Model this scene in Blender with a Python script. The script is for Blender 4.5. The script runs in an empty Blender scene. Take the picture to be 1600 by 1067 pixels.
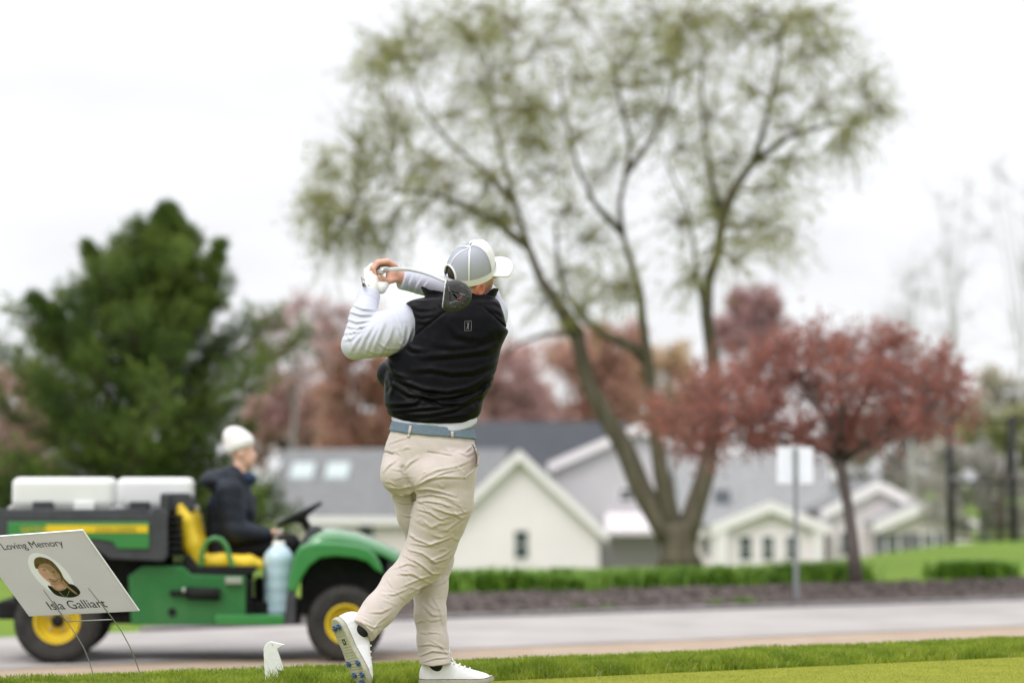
import bpy, math, random
import numpy as np
from mathutils import Vector, Matrix

sc = bpy.context.scene
COL = sc.collection

# ------------------------------------------------------------------ camera
IMG_W, IMG_H = 1600.0, 1067.0
FPX = 85.0 / 36.0 * IMG_W            # focal length in photo pixels
HORIZON = 750.0
CAM_Z = 0.838
PITCH = math.atan((HORIZON - IMG_H / 2) / FPX)
cam_data = bpy.data.cameras.new('camera')
cam = bpy.data.objects.new('camera', cam_data)
COL.objects.link(cam)
cam_data.sensor_width = 36.0
cam_data.lens = 85.0
cam_data.clip_start = 0.1
cam_data.clip_end = 3000.0
cam.location = (0.0, 0.0, CAM_Z)
cam.rotation_euler = (math.pi / 2 + PITCH, 0.0, 0.0)
cam_data.dof.use_dof = True
cam_data.dof.focus_distance = 9.72
cam_data.dof.aperture_fstop = 1.6
cam_data.dof.aperture_blades = 0
sc.camera = cam

# ------------------------------------------------------------------ sky and sun
SUN_EL, SUN_AZ = math.radians(52), math.radians(215)   # azimuth clockwise from +Y
world = bpy.data.worlds.new('World')
sc.world = world
world.use_nodes = True
wn, wl = world.node_tree.nodes, world.node_tree.links
wn.clear()
w_out = wn.new('ShaderNodeOutputWorld')
w_bg = wn.new('ShaderNodeBackground')
w_sky = wn.new('ShaderNodeTexSky')
w_sky.sky_type = 'NISHITA'
w_sky.sun_disc = False
w_sky.sun_elevation = SUN_EL
w_sky.sun_rotation = SUN_AZ
w_tc = wn.new('ShaderNodeTexCoord')
w_sep = wn.new('ShaderNodeSeparateXYZ')
wl.new(w_tc.outputs['Generated'], w_sep.inputs[0])
w_max = wn.new('ShaderNodeMath'); w_max.operation = 'MAXIMUM'; w_max.inputs[1].default_value = 0.0
wl.new(w_sep.outputs['Z'], w_max.inputs[0])
w_mad = wn.new('ShaderNodeMath'); w_mad.operation = 'MULTIPLY_ADD'      # overcast: brighter overhead
w_mad.inputs[1].default_value = 15.0; w_mad.inputs[2].default_value = 10.1
w_pow = wn.new('ShaderNodeMath'); w_pow.operation = 'POWER'; w_pow.inputs[1].default_value = 1.5
wl.new(w_max.outputs[0], w_pow.inputs[0]); wl.new(w_pow.outputs[0], w_mad.inputs[0])
w_map = wn.new('ShaderNodeMapping'); w_map.inputs['Scale'].default_value = (5.0, 5.0, 16.0)
wl.new(w_tc.outputs['Generated'], w_map.inputs['Vector'])
w_noise = wn.new('ShaderNodeTexNoise'); w_noise.inputs['Scale'].default_value = 1.5
w_noise.inputs['Detail'].default_value = 5.0; w_noise.inputs['Roughness'].default_value = 0.5
wl.new(w_map.outputs[0], w_noise.inputs['Vector'])
w_nr = wn.new('ShaderNodeMapRange')
w_nr.inputs['From Min'].default_value = 0.3; w_nr.inputs['From Max'].default_value = 0.7
w_nr.inputs['To Min'].default_value = 0.90; w_nr.inputs['To Max'].default_value = 1.08
wl.new(w_noise.outputs['Fac'], w_nr.inputs['Value'])
w_mul = wn.new('ShaderNodeMath'); w_mul.operation = 'MULTIPLY'
wl.new(w_mad.outputs[0], w_mul.inputs[0]); wl.new(w_nr.outputs[0], w_mul.inputs[1])
w_tint = wn.new('ShaderNodeVectorMath'); w_tint.operation = 'SCALE'
w_tint.inputs[0].default_value = (0.98, 0.99, 1.02)
wl.new(w_mul.outputs[0], w_tint.inputs['Scale'])
w_mix = wn.new('ShaderNodeMix'); w_mix.data_type = 'RGBA'; w_mix.inputs[0].default_value = 0.94
wl.new(w_sky.outputs[0], w_mix.inputs[6]); wl.new(w_tint.outputs[0], w_mix.inputs[7])
wl.new(w_mix.outputs[2], w_bg.inputs['Color'])
w_bg.inputs['Strength'].default_value = 0.1
wl.new(w_bg.outputs[0], w_out.inputs['Surface'])

sun_data = bpy.data.lights.new('sun', 'SUN')
sun = bpy.data.objects.new('sun', sun_data)
COL.objects.link(sun)
sun_data.energy = 1.5
sun_data.angle = math.radians(25)
sun_data.color = (1.0, 0.975, 0.95)
_sd = Vector((math.sin(SUN_AZ) * math.cos(SUN_EL), math.cos(SUN_AZ) * math.cos(SUN_EL), math.sin(SUN_EL)))
sun.rotation_euler = (-_sd).to_track_quat('-Z', 'Y').to_euler()

sc.view_settings.view_transform = 'Standard'
sc.view_settings.look = 'None'
sc.view_settings.exposure = 0.0
sc.view_settings.gamma = 1.0
sc.view_settings.use_curve_mapping = False
sc.render.engine = 'CYCLES'
sc.cycles.use_denoising = True
sc.cycles.max_bounces = 6
sc.cycles.transparent_max_bounces = 8

# ------------------------------------------------------------------ helpers
_cp, _sp = math.cos(PITCH), math.sin(PITCH)

def P(px, py, Y):
    """world point that lies at depth Y (metres along +Y) behind photo pixel (px, py)"""
    rx = (px - IMG_W / 2) / FPX
    ru = (IMG_H / 2 - py) / FPX
    dy = _cp - ru * _sp
    dz = _sp + ru * _cp
    t = Y / dy
    return Vector((rx * t, Y, CAM_Z + dz * t))

def proj(p):
    """photo pixel of an (N,3) array of world points"""
    y = p[:, 1]; z = p[:, 2] - CAM_Z
    fwd = y * _cp + z * _sp
    up = -y * _sp + z * _cp
    return IMG_W / 2 + FPX * p[:, 0] / fwd, IMG_H / 2 - FPX * up / fwd

def new_obj(name, me, mat=None, parent=None):
    o = bpy.data.objects.new(name, me)
    COL.objects.link(o)
    if mat is not None and me is not None:
        if isinstance(mat, (list, tuple)):
            for m in mat: me.materials.append(m)
        else:
            me.materials.append(mat)
    if parent is not None:
        o.parent = parent
    return o

def tag(o, label=None, cat=None, group=None, kind=None):
    if label: o['label'] = label
    if cat: o['category'] = cat
    if group: o['group'] = group
    if kind: o['kind'] = kind
    return o

def empty(name, loc=(0, 0, 0), rz=0.0):
    o = bpy.data.objects.new(name, None)
    o.empty_display_size = 0.1
    COL.objects.link(o)
    o.location = loc
    o.rotation_euler = (0, 0, rz)
    return o

def adopt(o, parent):
    """parent a world-space mesh to an unrotated Empty without moving it"""
    o.parent = parent
    o.matrix_parent_inverse = Matrix.Translation(-Vector(parent.location))
    return o

def np_mesh(name, V, F, smooth=False):
    """mesh from numpy arrays; F is (n,k)"""
    V = np.asarray(V, np.float32); F = np.asarray(F, np.int32)
    me = bpy.data.meshes.new(name)
    n, k = F.shape
    me.vertices.add(len(V)); me.vertices.foreach_set('co', V.ravel())
    me.loops.add(n * k); me.loops.foreach_set('vertex_index', F.ravel())
    me.polygons.add(n)
    me.polygons.foreach_set('loop_start', np.arange(0, n * k, k, dtype=np.int32))
    me.polygons.foreach_set('use_smooth', np.full(n, smooth, dtype=bool))
    me.update(calc_edges=True)
    return me

class MB:
    """collects boxes, tubes and sheets and links them as one mesh object"""
    def __init__(s): s.v = []; s.f = []; s.sm = []
    def add(s, vs, fs, smooth=False):
        b = len(s.v)
        s.v += [tuple(v) for v in vs]
        s.f += [tuple(b + i for i in f) for f in fs]
        s.sm += [smooth] * len(fs)
    def box(s, lo, hi, M=None, bev=0.0):
        (x0, y0, z0), (x1, y1, z1) = lo, hi
        if bev <= 0:
            vs = [Vector(c) for c in ((x0,y0,z0),(x1,y0,z0),(x1,y1,z0),(x0,y1,z0),(x0,y0,z1),(x1,y0,z1),(x1,y1,z1),(x0,y1,z1))]
            fs = [(3,2,1,0),(4,5,6,7),(0,1,5,4),(1,2,6,5),(2,3,7,6),(3,0,4,7)]
        else:
            b = min(bev, (x1-x0)*.49, (y1-y0)*.49, (z1-z0)*.49)
            vs, idx = [], {}
            for ix, xx in ((0, x0), (1, x1)):
                for iy, yy in ((0, y0), (1, y1)):
                    for iz, zz in ((0, z0), (1, z1)):
                        ox = b if ix == 0 else -b; oy = b if iy == 0 else -b; oz = b if iz == 0 else -b
                        for a, q in ((0, (xx, yy+oy, zz+oz)), (1, (xx+ox, yy, zz+oz)), (2, (xx+ox, yy+oy, zz))):
                            idx[ix, iy, iz, a] = len(vs); vs.append(Vector(q))
            I = idx; fs = []
            for i in (0, 1):
                q = [I[i,0,0,0], I[i,1,0,0], I[i,1,1,0], I[i,0,1,0]]; fs.append(q if i else q[::-1])
                q = [I[0,i,0,1], I[0,i,1,1], I[1,i,1,1], I[1,i,0,1]]; fs.append(q if i else q[::-1])
                q = [I[0,0,i,2], I[1,0,i,2], I[1,1,i,2], I[0,1,i,2]]; fs.append(q if i else q[::-1])
            for a in (0, 1):
                for b2 in (0, 1):
                    s1 = (a + b2) % 2 == 0
                    q = [I[a,b2,0,0], I[a,b2,1,0], I[a,b2,1,1], I[a,b2,0,1]]; fs.append(q if s1 else q[::-1])
                    q = [I[a,0,b2,0], I[a,0,b2,2], I[a,1,b2,2], I[a,1,b2,0]]; fs.append(q if s1 else q[::-1])
                    q = [I[0,a,b2,1], I[1,a,b2,1], I[1,a,b2,2], I[0,a,b2,2]]; fs.append(q if s1 else q[::-1])
                    for c in (0, 1):
                        q = [I[a,b2,c,0], I[a,b2,c,1], I[a,b2,c,2]]
                        fs.append(q if (a + b2 + c) % 2 == 1 else q[::-1])
        if M is not None: vs = [M @ v for v in vs]
        s.add(vs, fs)
        return s
    def tube(s, pts, r, n=10, caps=True, smooth=True):
        pts = [Vector(p) for p in pts]
        rs = r if isinstance(r, (list, tuple)) else [r] * len(pts)
        vs, fs = [], []
        up = None
        for i, p in enumerate(pts):
            t = (pts[min(i+1, len(pts)-1)] - pts[max(i-1, 0)])
            t = t.normalized() if t.length > 1e-9 else Vector((0,0,1))
            if up is None:
                up = t.orthogonal().normalized()
            else:
                up = (up - t * up.dot(t))
                up = up.normalized() if up.length > 1e-6 else t.orthogonal().normalized()
            w = t.cross(up)
            for k in range(n):
                a = 2 * math.pi * k / n
                vs.append(p + (up * math.cos(a) + w * math.sin(a)) * rs[i])
        for i in range(len(pts) - 1):
            for k in range(n):
                fs.append((i*n+k, i*n+(k+1)%n, (i+1)*n+(k+1)%n, (i+1)*n+k))
        s.add(vs, fs, smooth)
        if caps:
            b = len(s.v) - len(vs)
            s.f.append(tuple(b + k for k in range(n-1, -1, -1))); s.sm.append(False)
            s.f.append(tuple(b + (len(pts)-1)*n + k for k in range(n))); s.sm.append(False)
        return s
    def lathe(s, prof, M=None, n=32, smooth=True):
        """profile of (radius, height) turned about local z"""
        vs, fs = [], []
        for (r, h) in prof:
            for k in range(n):
                a = 2 * math.pi * k / n
                v = Vector((r*math.cos(a), r*math.sin(a), h))
                vs.append(M @ v if M is not None else v)
        for i in range(len(prof) - 1):
            for k in range(n):
                fs.append((i*n+k, i*n+(k+1)%n, (i+1)*n+(k+1)%n, (i+1)*n+k))
        s.add(vs, fs, smooth)
        return s
    def prism(s, poly, d0, d1, M=None):
        """2D outline (x,z), counter-clockwise, extruded along y from d0 to d1"""
        n = len(poly)
        vs = [Vector((x, d0, z)) for x, z in poly] + [Vector((x, d1, z)) for x, z in poly]
        fs = [tuple(range(n)), tuple(range(2*n-1, n-1, -1))]
        fs += [(i, n+i, n+(i+1)%n, (i+1)%n) for i in range(n)]
        if M is not None: vs = [M @ v for v in vs]
        s.add(vs, fs)
        return s
    def quad(s, a, b, c, d): s.add([a, b, c, d], [(0,1,2,3)]); return s
    def mesh(s, name):
        me = bpy.data.meshes.new(name)
        me.from_pydata(s.v, [], s.f)
        me.polygons.foreach_set('use_smooth', s.sm)
        me.update()
        return me
    def build(s, name, mat, parent=None): return new_obj(name, s.mesh(name), mat, parent)

def bevel(o, w, seg=2):
    m = o.modifiers.new('bevel', 'BEVEL'); m.width = w; m.segments = seg; m.limit_method = 'ANGLE'
    m.angle_limit = math.radians(35)
    return o

# ------------------------------------------------------------------ materials
def mat(name, col, rough=0.7, spec=0.5, metal=0.0, vary=0.0, vscale=8.0, col2=None, bump=0.0, bscale=60.0,
        transl=0.0, sheen=0.0, coat=0.0, alpha=1.0, detail=4.0, trans=0.0, stretch=None):
    m = bpy.data.materials.new(name)
    m.use_nodes = True
    nt = m.node_tree; N, L = nt.nodes, nt.links
    b = N['Principled BSDF']; out = N['Material Output']
    c = (*col, 1.0)
    b.inputs['Base Color'].default_value = c
    b.inputs['Roughness'].default_value = rough
    b.inputs['Metallic'].default_value = metal
    b.inputs['Specular IOR Level'].default_value = spec
    b.inputs['Sheen Weight'].default_value = sheen
    b.inputs['Coat Weight'].default_value = coat
    b.inputs['Transmission Weight'].default_value = trans
    tc = N.new('ShaderNodeTexCoord')
    vec = tc.outputs['Object']
    if stretch:
        mp = N.new('ShaderNodeMapping'); mp.inputs['Scale'].default_value = stretch
        L.new(vec, mp.inputs['Vector']); vec = mp.outputs[0]
    if vary > 0 or col2:
        nz = N.new('ShaderNodeTexNoise'); nz.inputs['Scale'].default_value = vscale
        nz.inputs['Detail'].default_value = detail; nz.inputs['Roughness'].default_value = 0.6
        L.new(vec, nz.inputs['Vector'])
        mr = N.new('ShaderNodeMapRange'); mr.inputs['From Min'].default_value = 0.32; mr.inputs['From Max'].default_value = 0.68
        L.new(nz.outputs['Fac'], mr.inputs['Value'])
        mx = N.new('ShaderNodeMix'); mx.data_type = 'RGBA'
        if col2 is None:
            lo = tuple(max(0, x*(1-vary)) for x in col); hi = tuple(min(1, x*(1+vary)) for x in col)
        else:
            lo, hi = col, col2
        mx.inputs[6].default_value = (*lo, 1); mx.inputs[7].default_value = (*hi, 1)
        L.new(mr.outputs[0], mx.inputs[0]); L.new(mx.outputs[2], b.inputs['Base Color'])
    if bump > 0:
        nb = N.new('ShaderNodeTexNoise'); nb.inputs['Scale'].default_value = bscale; nb.inputs['Detail'].default_value = 4.0
        L.new(vec, nb.inputs['Vector'])
        bp = N.new('ShaderNodeBump'); bp.inputs['Strength'].default_value = bump; bp.inputs['Distance'].default_value = 0.02
        L.new(nb.outputs['Fac'], bp.inputs['Height']); L.new(bp.outputs[0], b.inputs['Normal'])
    if transl > 0:
        tr = N.new('ShaderNodeBsdfTranslucent')
        if vary > 0 or col2: L.new(mx.outputs[2], tr.inputs['Color'])
        else: tr.inputs['Color'].default_value = c
        ms = N.new('ShaderNodeMixShader'); ms.inputs[0].default_value = transl
        L.new(b.outputs[0], ms.inputs[1]); L.new(tr.outputs[0], ms.inputs[2]); L.new(ms.outputs[0], out.inputs['Surface'])
    if alpha < 1: b.inputs['Alpha'].default_value = alpha
    return m

def smooth_table(xs, ys, n=160, sig=4.0):
    """dense, lightly smoothed lookup of a keyed curve"""
    xs = np.asarray(xs, float); ys = np.asarray(ys, float)
    o = np.argsort(xs); xs, ys = xs[o], ys[o]
    X = np.linspace(xs[0], xs[-1], n); Yv = np.interp(X, xs, ys)
    k = np.exp(-0.5 * (np.arange(-12, 13) / sig) ** 2); k /= k.sum()
    Yp = np.concatenate([np.full(12, Yv[0]), Yv, np.full(12, Yv[-1])])
    return X, np.convolve(Yp, k, 'valid')

def lookup(tab, x): return np.interp(x, tab[0], tab[1])

# ---- signed distance modelling: fields are sampled on a sparse grid and skinned
def smin(a, b, k):
    h = np.clip(0.5 + 0.5 * (b - a) / k, 0, 1)
    return b * (1 - h) + a * h - k * h * (1 - h)
def smax(a, b, k): return -smin(-a, -b, k)

def cone(p, a, b, ra, rb):
    a = np.asarray(a, np.float32); b = np.asarray(b, np.float32)
    ab = b - a
    t = np.clip(((p - a) @ ab) / max(float(ab @ ab), 1e-9), 0, 1)
    return np.linalg.norm(p - (a + t[:, None] * ab), axis=1) - (ra + t * (rb - ra))

def limb(p, pts, rs, k=0.02):
    d = None
    for i in range(len(pts) - 1):
        c = cone(p, pts[i], pts[i+1], rs[i], rs[i+1])
        d = c if d is None else smin(d, c, k)
    return d

def local(p, c, rad, fn):
    """evaluate a field only near its centre; elsewhere a safe lower bound"""
    dd = np.linalg.norm(p - np.asarray(c, np.float32), axis=1)
    out = np.maximum(dd - rad + 0.05, 0.05).astype(np.float32)
    m = dd < rad
    if m.any(): out[m] = fn(p[m])
    return out

def ellipsoid(p, c, r, R=None):
    q = p - np.asarray(c, np.float32)
    if R is not None: q = q @ np.asarray(R, np.float32)      # columns of R are the local axes
    r = np.asarray(r, np.float32)
    k0 = np.linalg.norm(q / r, axis=1); k1 = np.linalg.norm(q / (r * r), axis=1)
    return k0 * (k0 - 1.0) / np.maximum(k1, 1e-6)

def sdf_mesh(name, lo, hi, h, fn, smooth_it=1):
    lo = np.asarray(lo, np.float32); hi = np.asarray(hi, np.float32)
    B = 8
    nb = np.ceil((hi - lo) / (h * B)).astype(int)
    n = nb * B + 1
    full = np.full(n, 1.0, np.float32)
    cx = [lo[i] + (np.arange(nb[i]) + 0.5) * B * h for i in range(3)]
    C = np.stack(np.meshgrid(*cx, indexing='ij'), -1).reshape(-1, 3).astype(np.float32)
    d = fn(C)
    rad = 0.5 * B * h * 1.7321 * 1.5 + 2 * h
    act = np.abs(d) < rad
    # blocks that are skipped keep their sign
    sgn = np.where(d < 0, -1.0, 1.0).astype(np.float32).reshape(nb)
    full[:-1, :-1, :-1] = np.repeat(np.repeat(np.repeat(sgn, B, 0), B, 1), B, 2)
    ids = np.argwhere(act.reshape(nb))
    off = np.stack(np.meshgrid(np.arange(B+1), np.arange(B+1), np.arange(B+1), indexing='ij'), -1).reshape(-1, 3)
    CH = 400
    for s in range(0, len(ids), CH):
        g = (ids[s:s+CH, None, :] * B + off[None]).reshape(-1, 3)
        pts = lo + g.astype(np.float32) * h
        full[g[:, 0], g[:, 1], g[:, 2]] = fn(pts)
    # surface nets
    neg = full < 0
    cn = [neg[a:n[0]-1+a, b:n[1]-1+b, c:n[2]-1+c] for a in (0,1) for b in (0,1) for c in (0,1)]
    cnt = sum(c.astype(np.int8) for c in cn)
    cells = np.argwhere((cnt > 0) & (cnt < 8))
    vid = np.full((n[0]-1, n[1]-1, n[2]-1), -1, np.int32)
    vid[cells[:, 0], cells[:, 1], cells[:, 2]] = np.arange(len(cells))
    acc = np.zeros((len(cells), 3), np.float32); num = np.zeros(len(cells), np.float32)
    corners = [(a, b, c) for a in (0,1) for b in (0,1) for c in (0,1)]
    for i, ca in enumerate(corners):
        for j, cb in enumerate(corners):
            if j <= i or sum(abs(x-y) for x, y in zip(ca, cb)) != 1: continue
            va = full[cells[:,0]+ca[0], cells[:,1]+ca[1], cells[:,2]+ca[2]]
            vb = full[cells[:,0]+cb[0], cells[:,1]+cb[1], cells[:,2]+cb[2]]
            cr = (va < 0) != (vb < 0)
            t = np.where(cr, va / np.where(cr, va - vb, 1), 0)
            pt = np.array(ca, np.float32) + t[:, None] * (np.array(cb, np.float32) - np.array(ca, np.float32))
            acc += pt * cr[:, None]; num += cr
    V = lo + (cells + acc / num[:, None]) * h
    F = []
    for ax in range(3):
        sl0 = [slice(0, n[k]-1) if k == ax else slice(1, n[k]-1) for k in range(3)]
        sl1 = [slice(1, n[k]) if k == ax else slice(1, n[k]-1) for k in range(3)]
        a, b = neg[tuple(sl0)], neg[tuple(sl1)]
        e = np.argwhere(a != b)
        flip = a[e[:, 0], e[:, 1], e[:, 2]]
        base = e + np.array([0 if k == ax else 1 for k in range(3)])
        u, w = [(1, 2), (2, 0), (0, 1)][ax]
        du = np.zeros(3, int); du[u] = 1; dw = np.zeros(3, int); dw[w] = 1
        q = [base - du - dw, base - dw, base, base - du]
        q = np.stack([vid[x[:, 0], x[:, 1], x[:, 2]] for x in q], 1)
        q = np.where(flip[:, None], q, q[:, ::-1])
        F.append(q)
    F = np.concatenate(F); F = F[(F >= 0).all(1)]
    for _ in range(smooth_it):
        nv = len(V); idx = F.ravel()
        c = np.bincount(idx, minlength=nv) * 2.0
        nb_ = V[np.roll(F, -1, 1).ravel()] + V[np.roll(F, 1, 1).ravel()]
        s = np.stack([np.bincount(idx, weights=nb_[:, k], minlength=nv) for k in range(3)], 1)
        V = (0.5 * V + 0.5 * s / np.maximum(c, 1)[:, None]).astype(np.float32)
    return np_mesh(name, V, F, smooth=True)

def fold_field(p, folds, yc=None):
    """raised folds along photo-space polylines: (points, amplitude, width) -> offset in metres"""
    u, v = proj(p)
    out = np.zeros(len(p), np.float32)
    for pts, amp, w in folds:
        pts = np.asarray(pts, float)
        w_px = w / 0.00258
        best = np.full(len(p), 1e9); sg = np.zeros(len(p)); tt = np.zeros(len(p))
        m = len(pts) - 1
        lo = pts.min(0) - 4 * w_px; hi = pts.max(0) + 4 * w_px
        sel = np.where((u > lo[0]) & (u < hi[0]) & (v > lo[1]) & (v < hi[1]))[0]
        if len(sel) == 0: continue
        us, vs = u[sel], v[sel]
        b = np.full(len(sel), 1e9); g = np.zeros(len(sel)); t0 = np.zeros(len(sel))
        for i in range(m):
            a, c = pts[i], pts[i+1]
            e = c - a; L2 = e @ e
            t = np.clip(((us - a[0]) * e[0] + (vs - a[1]) * e[1]) / L2, 0, 1)
            dx, dy = us - a[0] - t * e[0], vs - a[1] - t * e[1]
            dd = np.hypot(dx, dy)
            cr = (e[0] * dy - e[1] * dx)
            upd = dd < b
            b = np.where(upd, dd, b); g = np.where(upd, np.sign(cr), g); t0 = np.where(upd, (i + t) / m, t0)
        s = b * g / w_px
        env = np.sin(np.clip(t0, 0.04, 0.96) * math.pi) ** 0.6
        prof = np.exp(-s * s) - 0.75 * np.exp(-((s - 1.5) / 0.8) ** 2)
        out[sel] += (amp * env * prof).astype(np.float32)
    return out

def fbm(p, s, seed=0):
    """cheap smooth noise from rotated sines"""
    rng = np.random.RandomState(seed)
    o = np.zeros(len(p), np.float32)
    for i in range(6):
        k = rng.normal(size=3); k = k / np.linalg.norm(k) * s * (1 + 0.35 * i)
        o += np.sin(p @ k.astype(np.float32) + rng.uniform(0, 6.28)).astype(np.float32) / (1 + 0.5 * i)
    return o / 3.0
# ================================================================== the ground
rs = np.random.RandomState(7)
def lin(xs, ys):
    xs = np.asarray(xs, float); ys = np.asarray(ys, float)
    def f(x):
        x = np.asarray(x, float)
        y = np.interp(x, xs, ys)
        y = np.where(x < xs[0], ys[0] + (x - xs[0]) * (ys[1] - ys[0]) / (xs[1] - xs[0]), y)
        return np.where(x > xs[-1], ys[-1] + (x - xs[-1]) * (ys[-1] - ys[-2]) / (xs[-1] - xs[-2]), y)
    return f
tee_edge = lin([-6, 0, 2.44, 8], [6.8, 10.15, 11.5, 14.6])                # back edge of the mown tee
fringe_end = lin([-6, -2.15, 0, 2.7, 8], [8.2, 10.05, 11.18, 12.72, 15.7])   # brow of the longer grass
road_near = lin([-20, -3.5, -0.5, 4.5, 20], [10.5, 17.0, 18.9, 21.9, 30.5])
road_far = lin([-20, -4.3, -2.8, -0.61, 5.65, 20], [12.9, 20.3, 21.4, 23.05, 26.7, 34.0])
ROAD_Z = -0.49
def sstep(a, b, x):
    t = np.clip((x - a) / (b - a), 0, 1); return t * t * (3 - 2 * t)
def ground_z(x, y):
    x = np.asarray(x, float); y = np.asarray(y, float)
    fe = fringe_end(x)
    z = ROAD_Z * sstep(fe + 0.15, fe + 3.0, y)
    rf = road_far(x)
    z = z + 0.10 * sstep(rf + 0.1, rf + 2.8, y) - 0.07 * sstep(rf + 3, rf + 9, y)
    cr = np.interp(x, [-10, 0, 4.1, 6.1, 7.5, 9, 11, 14], [31, 34.5, 36.5, 39.0, 42.0, 46.5, 52, 53])
    z = z - 2.9 * sstep(cr, cr + 55.0, y) - 0.0 * x
    z = z - 0.10 * sstep(cr - 2, cr + 6, y)
    return z
M_LAWN = mat('lawn', (0.09, 0.165, 0.022), 0.95, 0.1, vscale=0.5, col2=(0.165, 0.235, 0.036), bump=0.5, bscale=40, detail=8)
M_TEE = mat('tee_turf', (0.19, 0.21, 0.022), 0.95, 0.1, vscale=5.0, col2=(0.25, 0.26, 0.032), bump=0.4, bscale=160, detail=8)
M_ROAD = mat('asphalt', (0.285, 0.265, 0.258), 0.9, 0.3, vscale=0.9, col2=(0.395, 0.365, 0.348), bump=0.25, bscale=120, detail=9)
M_SAND = mat('sandy_verge', (0.34, 0.26, 0.195), 0.95, 0.1, vscale=3.0, col2=(0.41, 0.325, 0.25), bump=0.5, bscale=90, detail=8)
M_MULCH = mat('mulch_soil', (0.045, 0.038, 0.037), 0.95, 0.1, vscale=12.0, col2=(0.10, 0.088, 0.085), bump=0.8, bscale=50, detail=8)
gx = np.unique(np.concatenate([np.linspace(-900, -60, 15), np.linspace(-60, -14, 24), np.linspace(-14, 16, 76), np.linspace(16, 60, 23), np.linspace(60, 900, 15)]))
gy = np.unique(np.concatenate([np.linspace(-20, 6, 8), np.linspace(6, 32, 90), np.linspace(32, 130, 70), np.linspace(130, 300, 12), np.linspace(300, 2200, 10)]))
GX, GY = np.meshgrid(gx, gy, indexing='ij')
GV = np.stack([GX, GY, ground_z(GX, GY)], -1).reshape(-1, 3)
ni, nj = len(gx), len(gy)
ii, jj = np.meshgrid(np.arange(ni - 1), np.arange(nj - 1), indexing='ij')
a = (ii * nj + jj).ravel()
tag(new_obj('ground', np_mesh('ground', GV, np.stack([a, a + nj, a + nj + 1, a + 1], 1), True), M_LAWN), kind='structure')

def strip(name, f0, f1, lift, m, x0=-24, x1=30, n=120, rows=6):
    xs = np.linspace(x0, x1, n)
    V = []
    for k in range(rows + 1):
        y = f0(xs) + (f1(xs) - f0(xs)) * k / rows
        V.append(np.stack([xs, y, ground_z(xs, y) + lift], 1))
    V = np.concatenate(V)
    F = [(k * n + i, k * n + i + 1, (k + 1) * n + i + 1, (k + 1) * n + i) for k in range(rows) for i in range(n - 1)]
    return tag(new_obj(name, np_mesh(name, V, F, True), m), kind='structure')
strip('tee', lambda x: x * 0 - 6.0, tee_edge, 0.006, M_TEE, -7, 9, 120, 30)
strip('verge', lambda x: road_near(x) - 1.5, lambda x: road_near(x) + 0.05, 0.010, M_SAND, rows=8)
strip('road', road_near, lambda x: road_far(x) + 0.02, 0.016, M_ROAD, rows=6)
strip('mulch_bed', road_far, lambda x: road_far(x) + 2.6 + 0.25 * np.sin(x * 1.1), 0.020, M_MULCH, -2.6, 26, 120, 10)
# low concrete kerb between road and bed
kb = MB()
for i in range(60):
    x0, x1 = -3.2 + 0.45 * i, -3.2 + 0.45 * (i + 1) - 0.006
    y0, y1 = float(road_far(x0)), float(road_far(x1))
    vs = []
    for xx, yy in ((x0, y0), (x1, y1)):
        z = float(ground_z(xx, yy))
        vs += [(xx, yy, z), (xx, yy, z + 0.045), (xx - .05, yy + .12, z + 0.055), (xx - .05, yy + .12, z)]
    kb.add(vs, [(0, 4, 5, 1), (1, 5, 6, 2), (2, 6, 7, 3), (0, 1, 2, 3), (7, 6, 5, 4)])
tag(kb.build('kerb', mat('dark_kerb', (0.16, 0.15, 0.15), 0.9, vary=0.2, vscale=4)), kind='structure')

# ---- grass blades
def blades(n_try, x0, x1, y0, y1, keep, hmin, hmax, w, bend=0.5, hfun=None, seed=1):
    r = np.random.RandomState(seed)
    x = r.uniform(x0, x1, n_try); y = r.uniform(y0, y1, n_try)
    k = keep(x, y); x, y = x[k], y[k]
    n = len(x)
    h = r.uniform(hmin, hmax, n)
    if hfun is not None: h = h * hfun(x, y)
    z = ground_z(x, y)
    az = r.uniform(0, 2 * np.pi, n); lean = r.uniform(0.05, bend, n) * h
    dx, dy = np.cos(az), np.sin(az)
    fa = r.uniform(0, 2 * np.pi, n); sx, sy = np.cos(fa) * w / 2, np.sin(fa) * w / 2
    base = np.stack([x, y, z - 0.004], 1)
    side = np.stack([sx, sy, np.zeros(n)], 1)
    mid = base + np.stack([dx * lean * .35, dy * lean * .35, h * .6], 1)
    tip = base + np.stack([dx * lean, dy * lean, h], 1)
    V = np.stack([base - side, base + side, mid + side * .75, mid - side * .75, tip + side * .12, tip - side * .12], 1).reshape(-1, 3)
    o = (np.arange(n) * 6)[:, None]
    F = np.concatenate([o + np.array([[0, 1, 2, 3]]), o + np.array([[3, 2, 4, 5]])])
    return np_mesh('grass', V, F, False)
def patch(x, y): return 0.5 + 0.5 * np.sin(x * 7.3 + 1.7 * np.sin(y * 5.1)) * np.sin(y * 6.7 + 2.1 * np.sin(x * 3.3))
M_BLADE = mat('fringe_grass', (0.095, 0.175, 0.010), 0.6, 0.2, vscale=6.0, col2=(0.34, 0.40, 0.045), transl=0.35, detail=10)
M_SHORT = mat('mown_grass', (0.19, 0.21, 0.018), 0.7, 0.2, vscale=14.0, col2=(0.27, 0.28, 0.036), transl=0.25, detail=8)
def fr_keep(x, y): return (y > tee_edge(x) + 0.0) & (y < fringe_end(x) + 0.22)
def fr_h(x, y):
    e = np.exp(-((y - tee_edge(x) - 0.22) / 0.22) ** 2)
    return 0.42 + 1.05 * e * (0.25 + 1.1 * patch(x * 1.25, y)) + 0.35 * patch(x * 2.1, y * 1.6) * patch(x * .7 + 2, y * .8)
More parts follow.
